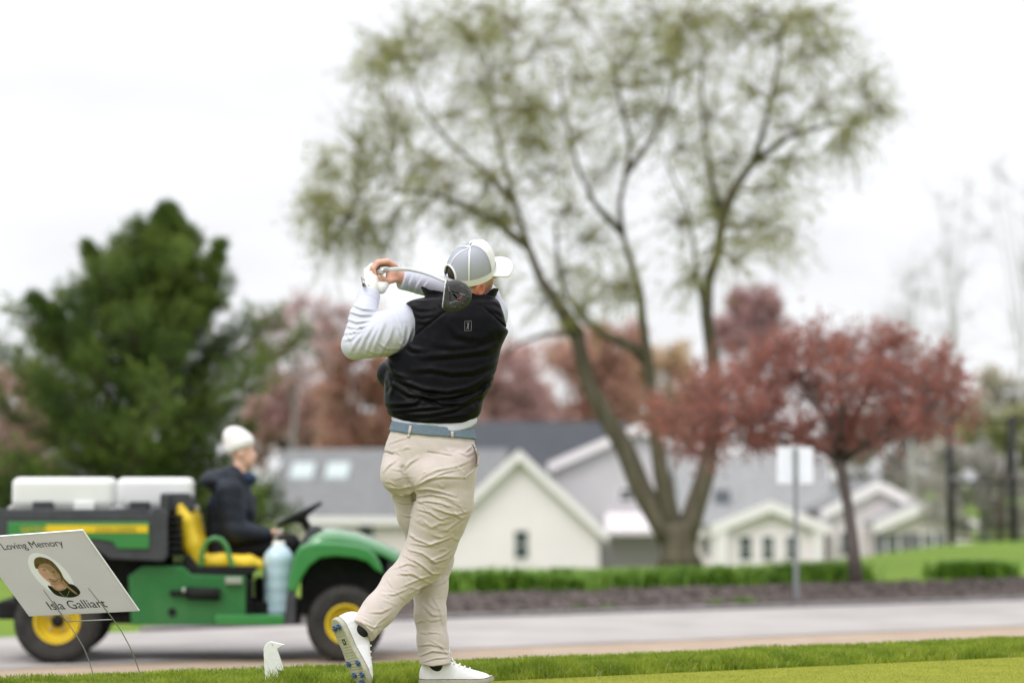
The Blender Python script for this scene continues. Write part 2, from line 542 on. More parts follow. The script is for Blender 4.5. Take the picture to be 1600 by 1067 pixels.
tag(new_obj('fringe_grass', blades(420000, -3.3, 3.6, 8.2, 14.2, fr_keep, 0.028, 0.055, 0.0048, 0.8, fr_h, 3), M_BLADE),
    'longer green grass fringe growing behind the mown tee', 'grass', kind='stuff')
tag(new_obj('mown_grass', blades(190000, -1.2, 3.4, 9.3, 12.0, lambda x, y: (y < tee_edge(x) + 0.03) & (y > 9.3 + 0.25 * x), 0.008, 0.015, 0.0035, 0.9, None, 4), M_SHORT),
    'close cut yellow green turf of the tee', 'turf', kind='stuff')

M_DRY = mat('dry_blade', (0.36, 0.33, 0.13), 0.8, 0.1, vscale=9.0, col2=(0.50, 0.45, 0.22), transl=0.3)
tag(new_obj('dry_grass', blades(26000, -3.3, 3.6, 8.2, 14.2, lambda x, y: fr_keep(x, y) & (patch(x * .8 + 3, y * .9) > .35), 0.02, 0.05, 0.004, 1.2, fr_h, 9), M_DRY),
    'dry straw coloured blades scattered through the fringe grass', 'grass', kind='stuff')
# ---- mulch chips
r = np.random.RandomState(11)
n = 9000
x = r.uniform(-2.5, 11, n); y = road_far(x) + 0.12 + r.uniform(0, 1, n) ** 1.2 * 2.45
z = ground_z(x, y) + 0.028
c = np.stack([x, y, z], 1)
dv = r.normal(size=(n, 3)); dv[:, 2] *= 0.35; dv /= np.linalg.norm(dv, axis=1)[:, None]
ev = np.cross(dv, r.normal(size=(n, 3))); ev /= np.linalg.norm(ev, axis=1)[:, None]
fv = np.cross(dv, ev)
L_, W_, T_ = r.uniform(.02, .06, n)[:, None], r.uniform(.01, .03, n)[:, None], r.uniform(.006, .014, n)[:, None]
V = np.stack([c + sx * dv * L_ + sy * ev * W_ + sz * fv * T_ for sx in (-1, 1) for sy in (-1, 1) for sz in (-1, 1)], 1).reshape(-1, 3)
o = (np.arange(n) * 8)[:, None]
F = np.concatenate([o + np.array([q]) for q in ([0,1,3,2],[4,6,7,5],[0,4,5,1],[2,3,7,6],[0,2,6,4],[1,5,7,3])])
M_CHIP = mat('mulch_chip', (0.052, 0.041, 0.037), 0.9, 0.2, vscale=5.0, col2=(0.18, 0.15, 0.138), detail=6)
tag(new_obj('mulch_chips', np_mesh('mulch_chips', V, F), M_CHIP), 'dark brown shredded mulch spread along the road bed', 'mulch', kind='stuff')
# ================================================================== houses beyond the lawn
M_WHITE = mat('white_siding', (0.82, 0.75, 0.775), 0.8, 0.3, vary=0.03, vscale=0.8)
M_GREYSID = mat('pale_grey_siding', (0.58, 0.56, 0.575), 0.8, 0.3, vary=0.04, vscale=0.8)
M_CREAM = mat('cream_siding', (0.70, 0.63, 0.61), 0.8, 0.3, vary=0.04, vscale=0.8)
M_TRIM = mat('white_trim', (0.84, 0.79, 0.81), 0.7, 0.3)
M_ROOFG = mat('grey_shingle', (0.185, 0.187, 0.190), 0.9, 0.2, vary=0.16, vscale=3.0, bump=0.3, bscale=8)
M_ROOFD = mat('dark_slate_shingle', (0.068, 0.072, 0.082), 0.9, 0.2, vary=0.16, vscale=3.0, bump=0.3, bscale=8)
M_ROOFL = mat('pale_shingle', (0.26, 0.26, 0.262), 0.9, 0.2, vary=0.13, vscale=3.0, bump=0.3, bscale=8)
M_PANE = mat('window_glass', (0.05, 0.065, 0.075), 0.12, 0.6)
M_SKYL = mat('skylight_glass', (0.40, 0.45, 0.45), 0.3, 0.5)
M_SHUT = mat('shutter', (0.12, 0.13, 0.15), 0.7)

def house(label, x0, x1, y0, depth, z0, z_eave, z_ridge, axis, wall, roof, rz=0.0, over=0.35):
    """a gabled block; axis 'y' turns its gable to the camera, 'x' its eave"""
    cx = (x0 + x1) / 2
    root = empty('house', (cx, y0, z0), rz)
    tag(root, label, 'house', 'houses beyond the lawn')
    w = (x1 - x0) / 2; he = z_eave - z0; hr = z_ridge - z0
    root['dims'] = (w, depth, he, hr)
    b = MB()
    if axis == 'y':
        poly = [(-w, 0), (w, 0), (w, he), (0, hr), (-w, he)]
        b.prism(poly, 0, depth)
    else:
        b.prism([(-w, 0), (w, 0), (w, he), (-w, he)], 0, depth)
        for sx in (-w + .005, w - .005):
            b.add([(sx, 0, he), (sx, depth, he), (sx, depth / 2, hr)], [(0, 1, 2)])
    b.build('wall', wall, root)
    # lap siding: shallow boards on the front
    bd = MB()
    k = 0
    hh = 0.22
    while k * hh < (hr if axis == 'y' else he) - 0.05:
        za = k * hh
        ww = w if za < he or axis == 'x' else w * (hr - za) / (hr - he)
        if ww > 0.25:
            bd.add([(-ww + .02, -0.004, za + hh - .01), (ww - .02, -0.004, za + hh - .01), (ww - .02, -0.024, za + .01), (-ww + .02, -0.024, za + .01), (-ww+.02, 0, za+.01), (ww-.02, 0, za+.01)],
                   [(0, 3, 2, 1), (3, 4, 5, 2)])
        k += 1
    o = bd.build('siding', wall, root); o['kind'] = 'stuff'
    t = 0.16
    if axis == 'y':
        sl = (hr - he) / w
        for s in (-1, 1):
            b = MB()
            e = w + over
            pts = [(0, hr + .03), (s * e, he - sl * over + .03), (s * e, he - sl * over + .03 + t), (0, hr + .03 + t)]
            b.prism(pts if s > 0 else pts[::-1], -over, depth + over)
            b.build('roof_slope', roof, root)
            b = MB()
            pts = [(0, hr + .02 - .26), (s * e, he - sl * over + .02 - .26), (s * e, he - sl * over + .025 + t * .9), (0, hr + .025 + t * .9)]
            b.prism(pts if s > 0 else pts[::-1], -over - .06, -over - .004)
            b.build('fascia', M_TRIM, root)
    else:
        sl = (hr - he) / (depth / 2)
        for s in (-1, 1):
            b = MB()
            ym = depth / 2; e = ym + over
            y_e = ym + s * e
            za = he - sl * over
            vs = []
            for X in (-w - over, w + over):
                vs += [(X, ym, hr + .03), (X, y_e, za + .03), (X, y_e, za + .03 + t), (X, ym, hr + .03 + t)]
            b.add(vs, [(0, 1, 2, 3), (7, 6, 5, 4), (0, 4, 5, 1), (1, 5, 6, 2), (2, 6, 7, 3), (3, 7, 4, 0)])
            b.build('roof_slope', roof, root)
        b = MB(); b.box((-w - over, -over - .05, he - sl * over - .14), (w + over, -over - .004, he - sl * over + .17)); b.build('fascia', M_TRIM, root)
    return root
def window(root, x, z, w, h, shutters=False, y=0.0, mull=True):
    b = MB(); b.box((x - w/2, y - .030, z), (x + w/2, y - .026 + .02, z + h)); o = b.build('window', M_PANE, root)
    f = MB(); t = .07
    f.box((x - w/2 - t, y - .06, z - t), (x - w/2, y - .005, z + h + t)); f.box((x + w/2, y - .06, z - t), (x + w/2 + t, y - .005, z + h + t))
    f.box((x - w/2, y - .06, z + h), (x + w/2, y - .005, z + h + t)); f.box((x - w/2, y - .075, z - t), (x + w/2, y - .005, z))
    if mull: f.box((x - w/2, y - .05, z + h*.5 - .02), (x + w/2, y - .027, z + h*.5 + .02))
    f.build('window_frame', M_TRIM, o)
    if shutters:
        for sg in (-1, 1):
            s = MB(); s.box((x + sg * (w/2 + t + .2) - .17, y - .05, z - .03), (x + sg * (w/2 + t + .2) + .17, y - .004, z + h + .03))
            s.build('shutter', M_SHUT, o)
    return o
def HX(px, Y): return (px - 800) / FPX * Y
def HZ(py, Y): return P(800, py, Y).z
def px_window(root, Y, px0, px1, py0, py1, **k):
    """window given by its photo box on the front wall of a house that stands at depth Y"""
    x0, x1, z0, z1 = HX(px0, Y), HX(px1, Y), HZ(py1, Y), HZ(py0, Y)
    return window(root, (x0 + x1) / 2 - root.location.x, z0 - root.location.z, x1 - x0, z1 - z0, **k)
Z0 = -3.75
# long house on the left, seen eave-on, with two skylights
YA = 104
hA = house('long house with a grey shingle roof and two skylights behind the utility vehicle', HX(428, YA), HX(770, YA), YA, 9.0, Z0, HZ(806, YA), HZ(708, YA+4.5) , 'x', M_CREAM, M_ROOFG, math.radians(-4))
w, d, he, hr = hA['dims']
for px in (466, 521):
    f = 0.62; sl = (hr - he) / (d / 2)
    yy = d / 2 * f; zz = he + sl * yy
    x = HX(px, YA + 3) - hA.location.x
    b = MB(); b.add([(x - .5, yy - .55, zz - .55*sl + .30), (x + .5, yy - .55, zz - .55*sl + .30), (x + .5, yy + .55, zz + .55*sl + .30), (x - .5, yy + .55, zz + .55*sl + .30),
                     (x - .5, yy - .55, zz - .55*sl + .1), (x + .5, yy - .55, zz - .55*sl + .1), (x + .5, yy + .55, zz + .55*sl + .1), (x - .5, yy + .55, zz + .55*sl + .1)],
                    [(0,1,2,3),(0,4,5,1),(1,5,6,2),(2,6,7,3),(3,7,4,0)])
    b.build('skylight', M_SKYL, hA)
for p0, p1 in ((560, 585), (722, 734), (742, 755)): px_window(hA, YA, p0, p1, 820, 862)
# white gable
YB = 98
hB = house('white gable house with one narrow window, right of the golfer\'s legs', HX(686, YB), HX(936, YB), YB, 11, Z0, HZ(826, YB), HZ(709, YB), 'y', M_WHITE, M_ROOFG)
px_window(hB, YB, 804, 825, 829, 872)
# dark slate roof behind it
YC = 120
hC = house('house with a dark slate roof behind the white gable', HX(745, YC), HX(975, YC), YC, 10, Z0, HZ(760, YC), HZ(664, YC + 5), 'x', M_CREAM, M_ROOFD)
px_window(hC, YC, 880, 905, 768, 790)
# pale grey gable behind the willow
YD = 106
hD = house('pale grey gable house behind the multi-stemmed tree', HX(868, YD), HX(1128, YD), YD, 10, Z0, HZ(724, YD), HZ(668, YD), 'y', M_GREYSID, M_ROOFL)
px_window(hD, YD, 968, 988, 764, 782); px_window(hD, YD, 1036, 1056, 764, 782)
b = MB(); x0, x1 = HX(945, YD) - hD.location.x, HX(1085, YD) - hD.location.x; zp = HZ(826, YD) - Z0
b.add([(x0, -1.6, zp), (x1, -1.6, zp), (x1, -.03, zp + .7), (x0, -.03, zp + .7), (x0, -1.6, zp - .22), (x1, -1.6, zp - .22), (x1, -.03, zp - .22), (x0, -.03, zp - .22)], [(0,1,2,3),(0,4,5,1),(1,5,6,2),(4,7,6,5),(0,3,7,4)])
b.build('porch_roof', M_TRIM, hD)
px_window(hD, YD, 1075, 1092, 846, 868)
# long pale roof with a white entry gable
YE = 97
hE = house('long house with a pale grey roof behind the square sign', HX(1075, YE), HX(1296, YE), YE, 9, Z0, HZ(824, YE), HZ(716, YE + 4.5), 'x', M_WHITE, M_ROOFL)
w, d, he, hr = hE['dims']
x = HX(1132, YE) - hE.location.x; sl = (hr - he) / (d / 2)
b = MB(); b.box((x - .32, 1.2, he + sl * 1.2 + .15), (x + .32, 1.3, he + sl * 1.2 + .75)); o = b.build('dormer_vent', M_SHUT, hE)
px_window(hE, YE, 1096, 1114, 844, 868); px_window(hE, YE, 1262, 1280, 838, 868)
YE2 = 93
hE2 = house('small white entry gable with three tall windows behind the sign post', HX(1120, YE2), HX(1284, YE2), YE2, 4.2, Z0, HZ(822, YE2), HZ(789, YE2), 'y', M_WHITE, M_ROOFL, over=0.3)
for p0, p1 in ((1154, 1173), (1190, 1207), (1227, 1246)): px_window(hE2, YE2, p0, p1, 838, 874)
b = MB(); wl_ = hE2['dims'][0]; hh_ = hE2['dims'][2]
b.box((-wl_, -.3, 0), (-wl_ + .35, -.03, hh_ - .02)); b.build('column', M_TRIM, hE2)
b = MB(); b.box((wl_ - .35, -.3, 0), (wl_, -.03, hh_ - .02)); b.build('column', M_TRIM, hE2)
YF = 95
hF = house('cream house with two stepped gables right of the red tree trunk', HX(1350, YF), HX(1486, YF), YF - 4, 2.0, Z0, HZ(818, YF - 4), HZ(788, YF - 4), 'y', M_CREAM, M_ROOFL, over=0.3)
px_window(hF, YF - 4, 1384, 1401, 834, 866, shutters=True); px_window(hF, YF - 4, 1440, 1456, 834, 866, shutters=True)
YG = 93.6
hG = house('tall gable with white trim behind the red tree trunk', HX(1292, YG), HX(1448, YG), YG, 8, Z0, HZ(797, YG), HZ(757, YG), 'y', M_WHITE, M_ROOFG, over=0.3)
px_window(hG, YG, 1312, 1330, 832, 866)
for q in (hA, hB, hC, hD, hE, hE2, hF, hG): del q['dims']
# ================================================================== trees and planting
def leaf_mesh(name, C, D, L, W, r):
    """diamond leaves at C along D"""
    n = len(C)
    U = np.cross(D, r.normal(size=(n, 3))); U /= np.maximum(np.linalg.norm(U, axis=1), 1e-6)[:, None]
    L = np.broadcast_to(np.asarray(L, float), (n,))[:, None]; W = np.broadcast_to(np.asarray(W, float), (n,))[:, None]
    V = np.stack([C, C + D * L * .45 + U * W, C + D * L, C + D * L * .45 - U * W], 1).reshape(-1, 3)
    F = (np.arange(n) * 4)[:, None] + np.array([[0, 1, 2, 3]])
    return np_mesh(name, V, F)

def wobble(a, b, r, k=4, amt=0.08, droop=0.0):
    a, b = np.asarray(a, float), np.asarray(b, float)
    L = np.linalg.norm(b - a)
    out = []
    for i in range(k + 1):
        t = i / k
        p = a + (b - a) * t
        if 0 < i < k: p = p + r.normal(size=3) * amt * L * 0.5
        p[2] += droop * L * (math.sin(t * math.pi)) 
        out.append(p)
    return out

def clump_tree(name, label, group, base, limbs, clusters, bark, leaf, twigs=16, leaves=12, leaf_l=0.07, leaf_w=0.014, twig_r=0.006, droop=0.25, seed=1, spread=1.0, cat='tree', hang=0.0, min_r=0.012, twig=None):
    """limbs: lists of (point, radius); clusters: (centre, radius). Branches run from the limbs into every cluster and carry leafy twigs"""
    r = np.random.RandomState(seed)
    base = Vector(base)
    root = empty(name, base)
    tag(root, label, cat, group)
    tb = MB()
    pts_all = []
    for lb in limbs:
        tb.tube([p for p, _ in lb], [q for _, q in lb], 9)
        for i in range(len(lb) - 1):
            for t in (0, .33, .66):
                pts_all.append((np.array(lb[i][0]) * (1 - t) + np.array(lb[i+1][0]) * t, lb[i][1] * (1 - t) + lb[i+1][1] * t))
        pts_all.append((np.array(lb[-1][0]), lb[-1][1]))
    adopt(tb.build('trunk', bark), root)
    PA = np.array([q[0] for q in pts_all]); RA = np.array([q[1] for q in pts_all])
    br = MB(); LC, LD = [], []
    for c, rad in clusters:
        c = np.asarray(c, float)
        dd = np.linalg.norm(PA - c, axis=1) + np.where(PA[:, 2] > c[2], 0.8, 0.0) * rad
        j = int(np.argmin(dd))
        path = wobble(PA[j], c, r, 5, 0.10, 0.06)
        r0 = min(RA[j] * 0.6, 0.05)
        br.tube(path, [max(r0 * (1 - .8 * i / 5), min_r) for i in range(6)], 5, caps=False)
        for _ in range(twigs):
            t = r.uniform(0.35, 1.0); i = min(int(t * 5), 4)
            s = path[i] + (path[i+1] - path[i]) * (t * 5 - i)
            v = r.normal(size=3); v /= np.linalg.norm(v)
            e = c + v * rad * r.uniform(0.45, 1.0) * spread
            e[2] += rad * 0.15 - hang * r.uniform(0, 1)
            tw = wobble(s, e, r, 3, 0.10, droop * r.uniform(0.2, 1))
            br.tube(tw, [twig_r * 1.6, twig_r * 1.2, twig_r, twig_r * .6], 4, caps=False)
            nl = max(1, int(leaves * r.uniform(0.5, 1.4))) if leaves else 0
            for _k in range(nl):
                u = r.uniform(0.25, 1.0) * 3; i2 = min(int(u), 2)
                LC.append(tw[i2] + (tw[i2+1] - tw[i2]) * (u - i2) + r.normal(size=3) * leaf_l * 0.6)
                dv = (tw[i2+1] - tw[i2]); dv = dv / max(np.linalg.norm(dv), 1e-6) + r.normal(size=3) * 0.6; dv[2] -= hang * 0.5
                LD.append(dv / np.linalg.norm(dv))
    o = br.build('branches', twig or bark); adopt(o, root)
    if LC:
        me = leaf_mesh('crown', np.array(LC), np.array(LD), leaf_l * r.uniform(.6, 1.3, len(LC)), leaf_w * r.uniform(.7, 1.2, len(LC)), r)
        o = new_obj('crown', me, leaf); adopt(o, root)
    return root

M_BARK = mat('willow_bark', (0.085, 0.072, 0.052), 0.95, 0.1, vscale=6, col2=(0.15, 0.13, 0.095), bump=0.8, bscale=25, stretch=(1, 1, 0.25))
M_BARKD = mat('dark_bark', (0.07, 0.052, 0.045), 0.95, 0.1, vscale=8, col2=(0.12, 0.095, 0.08), bump=0.8, bscale=30, stretch=(1, 1, 0.25))
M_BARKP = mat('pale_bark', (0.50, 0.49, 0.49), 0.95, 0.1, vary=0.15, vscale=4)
M_BARKR = mat('grey_brown_bark', (0.12, 0.095, 0.088), 0.95, 0.1, vscale=8, col2=(0.19, 0.16, 0.15), bump=0.8, bscale=30, stretch=(1, 1, 0.25))
M_BARKG = mat('grey_bark', (0.20, 0.19, 0.185), 0.95, 0.1, vscale=5, col2=(0.32, 0.31, 0.30), bump=0.5, bscale=20, stretch=(1, 1, 0.25))
M_TWIG = mat('willow_twig', (0.20, 0.175, 0.085), 0.9, 0.1, vary=0.2, vscale=5)
M_WILLOW = mat('willow_leaf', (0.24, 0.265, 0.055), 0.6, 0.2, vscale=1.1, col2=(0.44, 0.45, 0.14), transl=0.5, detail=5)

# ---- the multi-stemmed tree
YW = 40.0
def W3(px, py, dy=0.0): return P(px, py, YW + dy)
def pl(pts, r0, r1, d0=0.0, d1=0.0):
    n = len(pts)
    return [(W3(x, y, d0 + (d1 - d0) * i / (n - 1)), r0 * (r1 * .8 / r0) ** ((i / (n - 1)) ** .8)) for i, (x, y) in enumerate(pts)]
WL = [
    [(W3(1062, 886), .42), (W3(1061, 866), .31), (W3(1058, 835), .29), (W3(1056, 815), .27)],
    pl([(1054, 848), (1030, 812), (1002, 765), (976, 700), (946, 650), (919, 600), (906, 548), (900, 515)], .24, .15, 0, .3),
    pl([(902, 525), (870, 472), (844, 435), (823, 380), (802, 310), (786, 250), (771, 190), (766, 110)], .15, .03, .3, 1.2),
    pl([(823, 385), (772, 345), (720, 318), (670, 300), (620, 300), (570, 320), (530, 350)], .08, .02, .5, -1.0),
    pl([(802, 315), (760, 270), (705, 225), (660, 170), (640, 110)], .07, .02, .5, 1.4),
    pl([(898, 520), (850, 522), (812, 536), (780, 560)], .06, .02, .3, -.5),
    pl([(1058, 850), (1046, 800), (1033, 740), (1022, 660), (1016, 600), (1012, 560), (1004, 500), (1000, 455), (986, 410), (973, 365), (968, 320), (978, 270), (986, 225), (970, 160), (955, 90)], .21, .03, 0, -1.0),
    pl([(1012, 562), (985, 540), (945, 524), (912, 500), (885, 462), (872, 420), (868, 350)], .13, .03, -.2, .8),
    pl([(973, 365), (930, 320), (902, 260), (882, 180), (870, 90)], .07, .02, -.6, -1.6),
    pl([(978, 272), (1020, 215), (1050, 150), (1060, 60)], .06, .02, -.8, .6),
    pl([(1066, 850), (1082, 805), (1101, 745), (1114, 680), (1118, 600), (1112, 545), (1104, 490), (1106, 440), (1121, 395), (1129, 340), (1150, 290), (1176, 255)], .22, .085, 0, .4),
    pl([(1176, 255), (1230, 215), (1290, 196), (1340, 186), (1386, 178)], .07, .02, .4, -.6),
    pl([(1129, 345), (1112, 280), (1101, 210), (1096, 130), (1102, 50)], .07, .02, .3, 1.2),
    pl([(1176, 258), (1200, 180), (1216, 100), (1222, 30)], .06, .02, .4, -.8),
    pl([(1104, 492), (1090, 440), (1084, 380), (1072, 320), (1040, 250)], .06, .02, .3, -.8),
]
WC = [(520,345,50),(503,385,34),(556,300,55),(600,245,62),(545,205,46),(620,150,62),(680,90,62),(660,215,62),(700,285,62),(640,335,52),(720,180,62),(742,120,56),(760,50,56),(800,110,56),
      (705,25,56),(830,30,56),(860,150,56),(822,220,56),(772,275,54),(850,300,54),(705,355,44),(762,405,44),(620,80,46),(575,120,38),(885,70,54),(905,205,50),(940,130,52),(930,45,52),
      (990,85,52),(1002,20,52),(1042,105,50),(962,245,44),(1020,180,46),(1062,40,52),(1102,112,52),(1130,180,54),(1092,270,52),(1062,335,48),(1152,242,54),(1142,60,52),(530,260,44),(500,335,34),(570,345,44),(640,20,44),(590,60,34),(680,250,50),(730,60,50),(810,160,50),(870,250,46),(960,190,46),(1020,60,46),(1060,220,46),(1110,30,46),(1160,150,46),(1240,30,40),(1340,120,34),(1310,240,34),(1230,200,44),(890,130,46),(780,330,46),(1182,122,54),(1205,50,50),
      (1230,152,52),(1262,90,46),(1292,170,42),(1320,62,38),(1332,205,40),(1380,155,34),(1366,235,34),(1250,250,40),(1212,302,44),(1192,362,42),(1252,372,38),(1162,392,42),(1290,30,36),
      (1082,425,36),(872,425,46),(902,470,44),(852,482,40),(962,440,40),(930,382,48),(800,350,46),(600,375,34),(560,380,30),(940,470,40),(790,170,50),(850,230,48),(645,270,48),(480,300,24),(495,250,26),
      (1130,320,44),(1100,340,40),(900,320,42),(590,190,40),(745,10,50),(870,5,50),(1080,10,46),(1180,10,44)]
rw = np.random.RandomState(5)
clump_tree('willow_tree', 'tall multi-stemmed tree with sparse olive spring leaves', None, W3(1062, 876), WL,
           [(W3(x + rw.normal() * 8, y + rw.normal() * 8, rw.uniform(-1.8, 1.8)), r_ / 94.0 * 2.0) for x, y, r_ in WC if rw.uniform() > 0.03], M_BARK, M_WILLOW,
           twigs=46, leaves=10, leaf_l=0.08, leaf_w=0.014, twig_r=0.004, droop=0.10, seed=2, hang=0.5, twig=M_TWIG)

# ---- red ornamental tree by the bed
M_REDL = mat('red_leaf', (0.27, 0.100, 0.080), 0.6, 0.2, vscale=1.4, col2=(0.50, 0.215, 0.165), transl=0.45, detail=5)
YR = 28.2
def R3(px, py, dy=0.0): return P(px, py, YR + dy)
gz = float(ground_z(R3(1338, 905).x, YR))
tb0 = R3(1338, 905); tb0.z = gz - .05
RL_ = [[(tb0, .085), (R3(1333, 850), .070), (R3(1325, 790), .064), (R3(1316, 740), .066), (R3(1310, 712), .07)],
       [(R3(1312, 718), .055), (R3(1265, 690, -.3), .035), (R3(1200, 665, -.5), .025), (R3(1130, 650, -.6), .014)],
       [(R3(1312, 716), .055), (R3(1330, 660, .4), .035), (R3(1360, 600, .6), .022), (R3(1380, 550, .7), .012)],
       [(R3(1312, 716), .05), (R3(1290, 650, .2), .035), (R3(1250, 590, .3), .022), (R3(1200, 545, .4), .012)],
       [(R3(1314, 720), .05), (R3(1365, 685, -.4), .03), (R3(1420, 650, -.6), .02), (R3(1480, 625, -.8), .012)],
       [(R3(1312, 716), .045), (R3(1316, 650, -.6), .03), (R3(1310, 590, -.9), .02)],
       [(R3(1270, 690), .03), (R3(1180, 690, .5), .02), (R3(1090, 680, .8), .012)]]
rr = np.random.RandomState(8)
RC = []
for x, y in [(gx_ + rr.uniform(-13, 13), gy_ + rr.uniform(-11, 11)) for gx_ in range(1012, 1524, 25) for gy_ in range(508, 740, 22)]:
    top = np.interp(x, [1010, 1060, 1130, 1230, 1300, 1400, 1460, 1500, 1520], [640, 590, 565, 530, 512, 506, 520, 570, 640])
    bot = np.interp(x, [1010, 1060, 1130, 1200, 1300, 1400, 1470, 1520], [665, 720, 725, 708, 722, 700, 690, 660])
    if top + 10 < y < bot - 4 and rr.uniform() > 0.06:
        RC.append((R3(x, y, rr.uniform(-1.3, 1.3)), rr.uniform(.26, .46)))
clump_tree('red_leaved_tree', 'low spreading tree with dense dark red leaves on a slim trunk', None, tb0, RL_, RC, M_BARKR, M_REDL,
           twigs=20, leaves=12, leaf_l=0.052, leaf_w=0.015, twig_r=0.0025, droop=0.06, seed=4, hang=0.0, min_r=0.004)

# ---- pine behind the utility vehicle
M_NEEDLE = mat('pine_needle', (0.030, 0.070, 0.014), 0.6, 0.2, vscale=1.3, col2=(0.17, 0.23, 0.045), transl=0.15, detail=5)
YP = 37.0
def N3(px, py, dy=0.0): return P(px, py, YP + dy)
pr = np.random.RandomState(21)
pz = float(ground_z(N3(220, 800).x, YP))
pb = N3(200, 800); pb.z = pz - .05
pine = empty('pine_tree', pb); tag(pine, 'broad dark green pine standing behind the utility vehicle', 'tree')
tr = MB(); bb = MB()
leaders = [[N3(200, 930), N3(203, 760), N3(215, 600), N3(238, 480), N3(256, 400), N3(262, 335)],
           [N3(228, 620), N3(190, 520, .3), N3(158, 440, .4), N3(132, 388, .4)],
           [N3(234, 600), N3(290, 510, -.3), N3(325, 440, -.4), N3(348, 385, -.4)],
           [N3(226, 700), N3(140, 580, -.5), N3(90, 510, -.7), N3(48, 470, -.8)]]
leaders[0][0].z = pz - .05
LRs = [[.16, .13, .10, .06, .03, .012], [.06, .04, .025, .01], [.06, .04, .025, .01], [.06, .04, .025, .01]]
for l, q in zip(leaders, LRs): tr.tube(l, q, 8)
adopt(tr.build('trunk', M_BARKD), pine)
tufts = []
def along(l, t):
    u = t * (len(l) - 1); i = min(int(u), len(l) - 2); return l[i].lerp(l[i+1], u - i)
def pine_branch(s, d, L, up):
    s = np.array(s); d = np.array(d) / np.linalg.norm(d)
    path = []
    for k in range(6):
        t = k / 5
        p = s + d * L * t; p[2] += up * L * t * t - 0.06 * L * math.sin(t * math.pi) + pr.normal() * .02 * L
        path.append(p)
    bb.tube(path, [.022 * (1 - .8 * k / 5) + .004 for k in range(6)], 5, caps=False)
    nt = int(5 + L * 15)
    for k in range(nt):
        t = 0.22 + 0.78 * (k + pr.uniform()) / nt; u = t * 5; i = min(int(u), 4)
        p = path[i] + (path[i+1] - path[i]) * (u - i); dr = path[i+1] - path[i]; dr /= np.linalg.norm(dr)
        for q in range(2):
            side = pr.normal(size=3); side[2] *= .45; side -= dr * (side @ dr); side /= np.linalg.norm(side)
            sl_ = L * .26 * (1.1 - t * .7) + .06
            e = p + side * sl_ * pr.uniform(.4, 1) + dr * sl_ * .6; e[2] += .05 + .10 * sl_
            bb.tube([p, e], [.006, .003], 4, caps=False)
            tufts.append((e, (e - p) / max(np.linalg.norm(e - p), 1e-5) + np.array((0, 0, .6))))
            tufts.append(((p + e) / 2, (e - p) / max(np.linalg.norm(e - p), 1e-5) + np.array((0, 0, .4))))
    tufts.append((path[-1], d + np.array((0, 0, .8))))
for li, (l, n, sc_, t0) in enumerate([(leaders[0], 185, 1.0, .06), (leaders[1], 16, .22, .35), (leaders[2], 13, .20, .4), (leaders[3], 18, .28, .3)]):
    for k in range(n):
        t = t0 + (1 - t0) * ((k + pr.uniform(0, .9)) / n)
        az = k * 2.4 + pr.uniform(-.4, .4)
        L = float(np.interp(t, [0, .1, .2, .4, .6, .75, .9, 1], [2.2, 2.35, 2.35, 2.05, 1.15, .58, .20, .06])) * sc_ * (pr.uniform(.45, .95) if k % 4 else pr.uniform(.95, 1.12 + .35 * t))
        pine_branch(along(l, t), (math.cos(az), math.sin(az), -.08 + .5 * t * t), L, .14 + .30 * t)
adopt(bb.build('branches', M_BARKD), pine)
nn = 11
TC = np.array([q[0] for q in tufts]); TD = np.array([q[1] / np.linalg.norm(q[1]) for q in tufts])
C = np.repeat(TC, nn, 0) + pr.normal(size=(len(TC) * nn, 3)) * .03
D = np.repeat(TD, nn, 0) + pr.normal(size=(len(TC) * nn, 3)) * .65; D /= np.linalg.norm(D, axis=1)[:, None]
o = new_obj('crown', leaf_mesh('crown', C, D, pr.uniform(.08, .16, len(C)), .0080, pr), M_NEEDLE); adopt(o, pine)

# ---- background trees, each with its own crown; haze put into the paler bud colours
def blob_tree(label, Y, px, py_base, cl, bark, leaf, trunk_r, seed, twigs=18, leaves=16, ll=.16, lw=.05, group='trees behind the houses', top=None, tr_=.012, hang=0., fork=True, min_r=.03):
    r_ = np.random.RandomState(seed)
    b0 = P(px, py_base, Y); b0.z = float(ground_z(b0.x, Y)) - .1
    cl3 = [(P(x, y, Y + r_.uniform(-1.5, 1.5)), q * Y / FPX) for x, y, q in cl]
    my = sum(y for _, y, _ in cl) / len(cl); mx = sum(x for x, _, _ in cl) / len(cl)
    lim = [[(b0, trunk_r), (P(px + (mx - px) * .3, py_base + (my - py_base) * .4, Y), trunk_r * .8), (P(mx, my + 25, Y), trunk_r * .5)]]
    for x, y, q in cl[:5 if fork else 2]:
        a = lim[0][1][0].lerp(lim[0][2][0], r_.uniform(.2, .9)); lim.append([(a, trunk_r * .5), (a.lerp(P(x, y, Y), .5) + Vector((0, 0, .2)), trunk_r * .3), (P(x, y - q * .4, Y), trunk_r * .12)])
    return clump_tree('background_tree', label, group, b0, lim, cl3, bark, leaf, twigs=twigs, leaves=leaves, leaf_l=ll, leaf_w=lw, twig_r=tr_, droop=.05, seed=seed, hang=hang, min_r=min_r)
M_PINK = mat('pink_bud', (0.50, 0.34, 0.34), 0.8, 0.1, vscale=.6, col2=(0.64, 0.47, 0.46), transl=.3)
M_RUST = mat('rust_bud', (0.48, 0.27, 0.205), 0.8, 0.1, vscale=.35, col2=(0.63, 0.40, 0.32), transl=.3)
M_MAUVE = mat('mauve_bud', (0.48, 0.30, 0.285), 0.8, 0.1, vscale=.4, col2=(0.62, 0.43, 0.395), transl=.3)
M_TAN = mat('tan_bud', (0.50, 0.37, 0.24), 0.8, 0.1, vscale=.4, col2=(0.64, 0.48, 0.31), transl=.3)
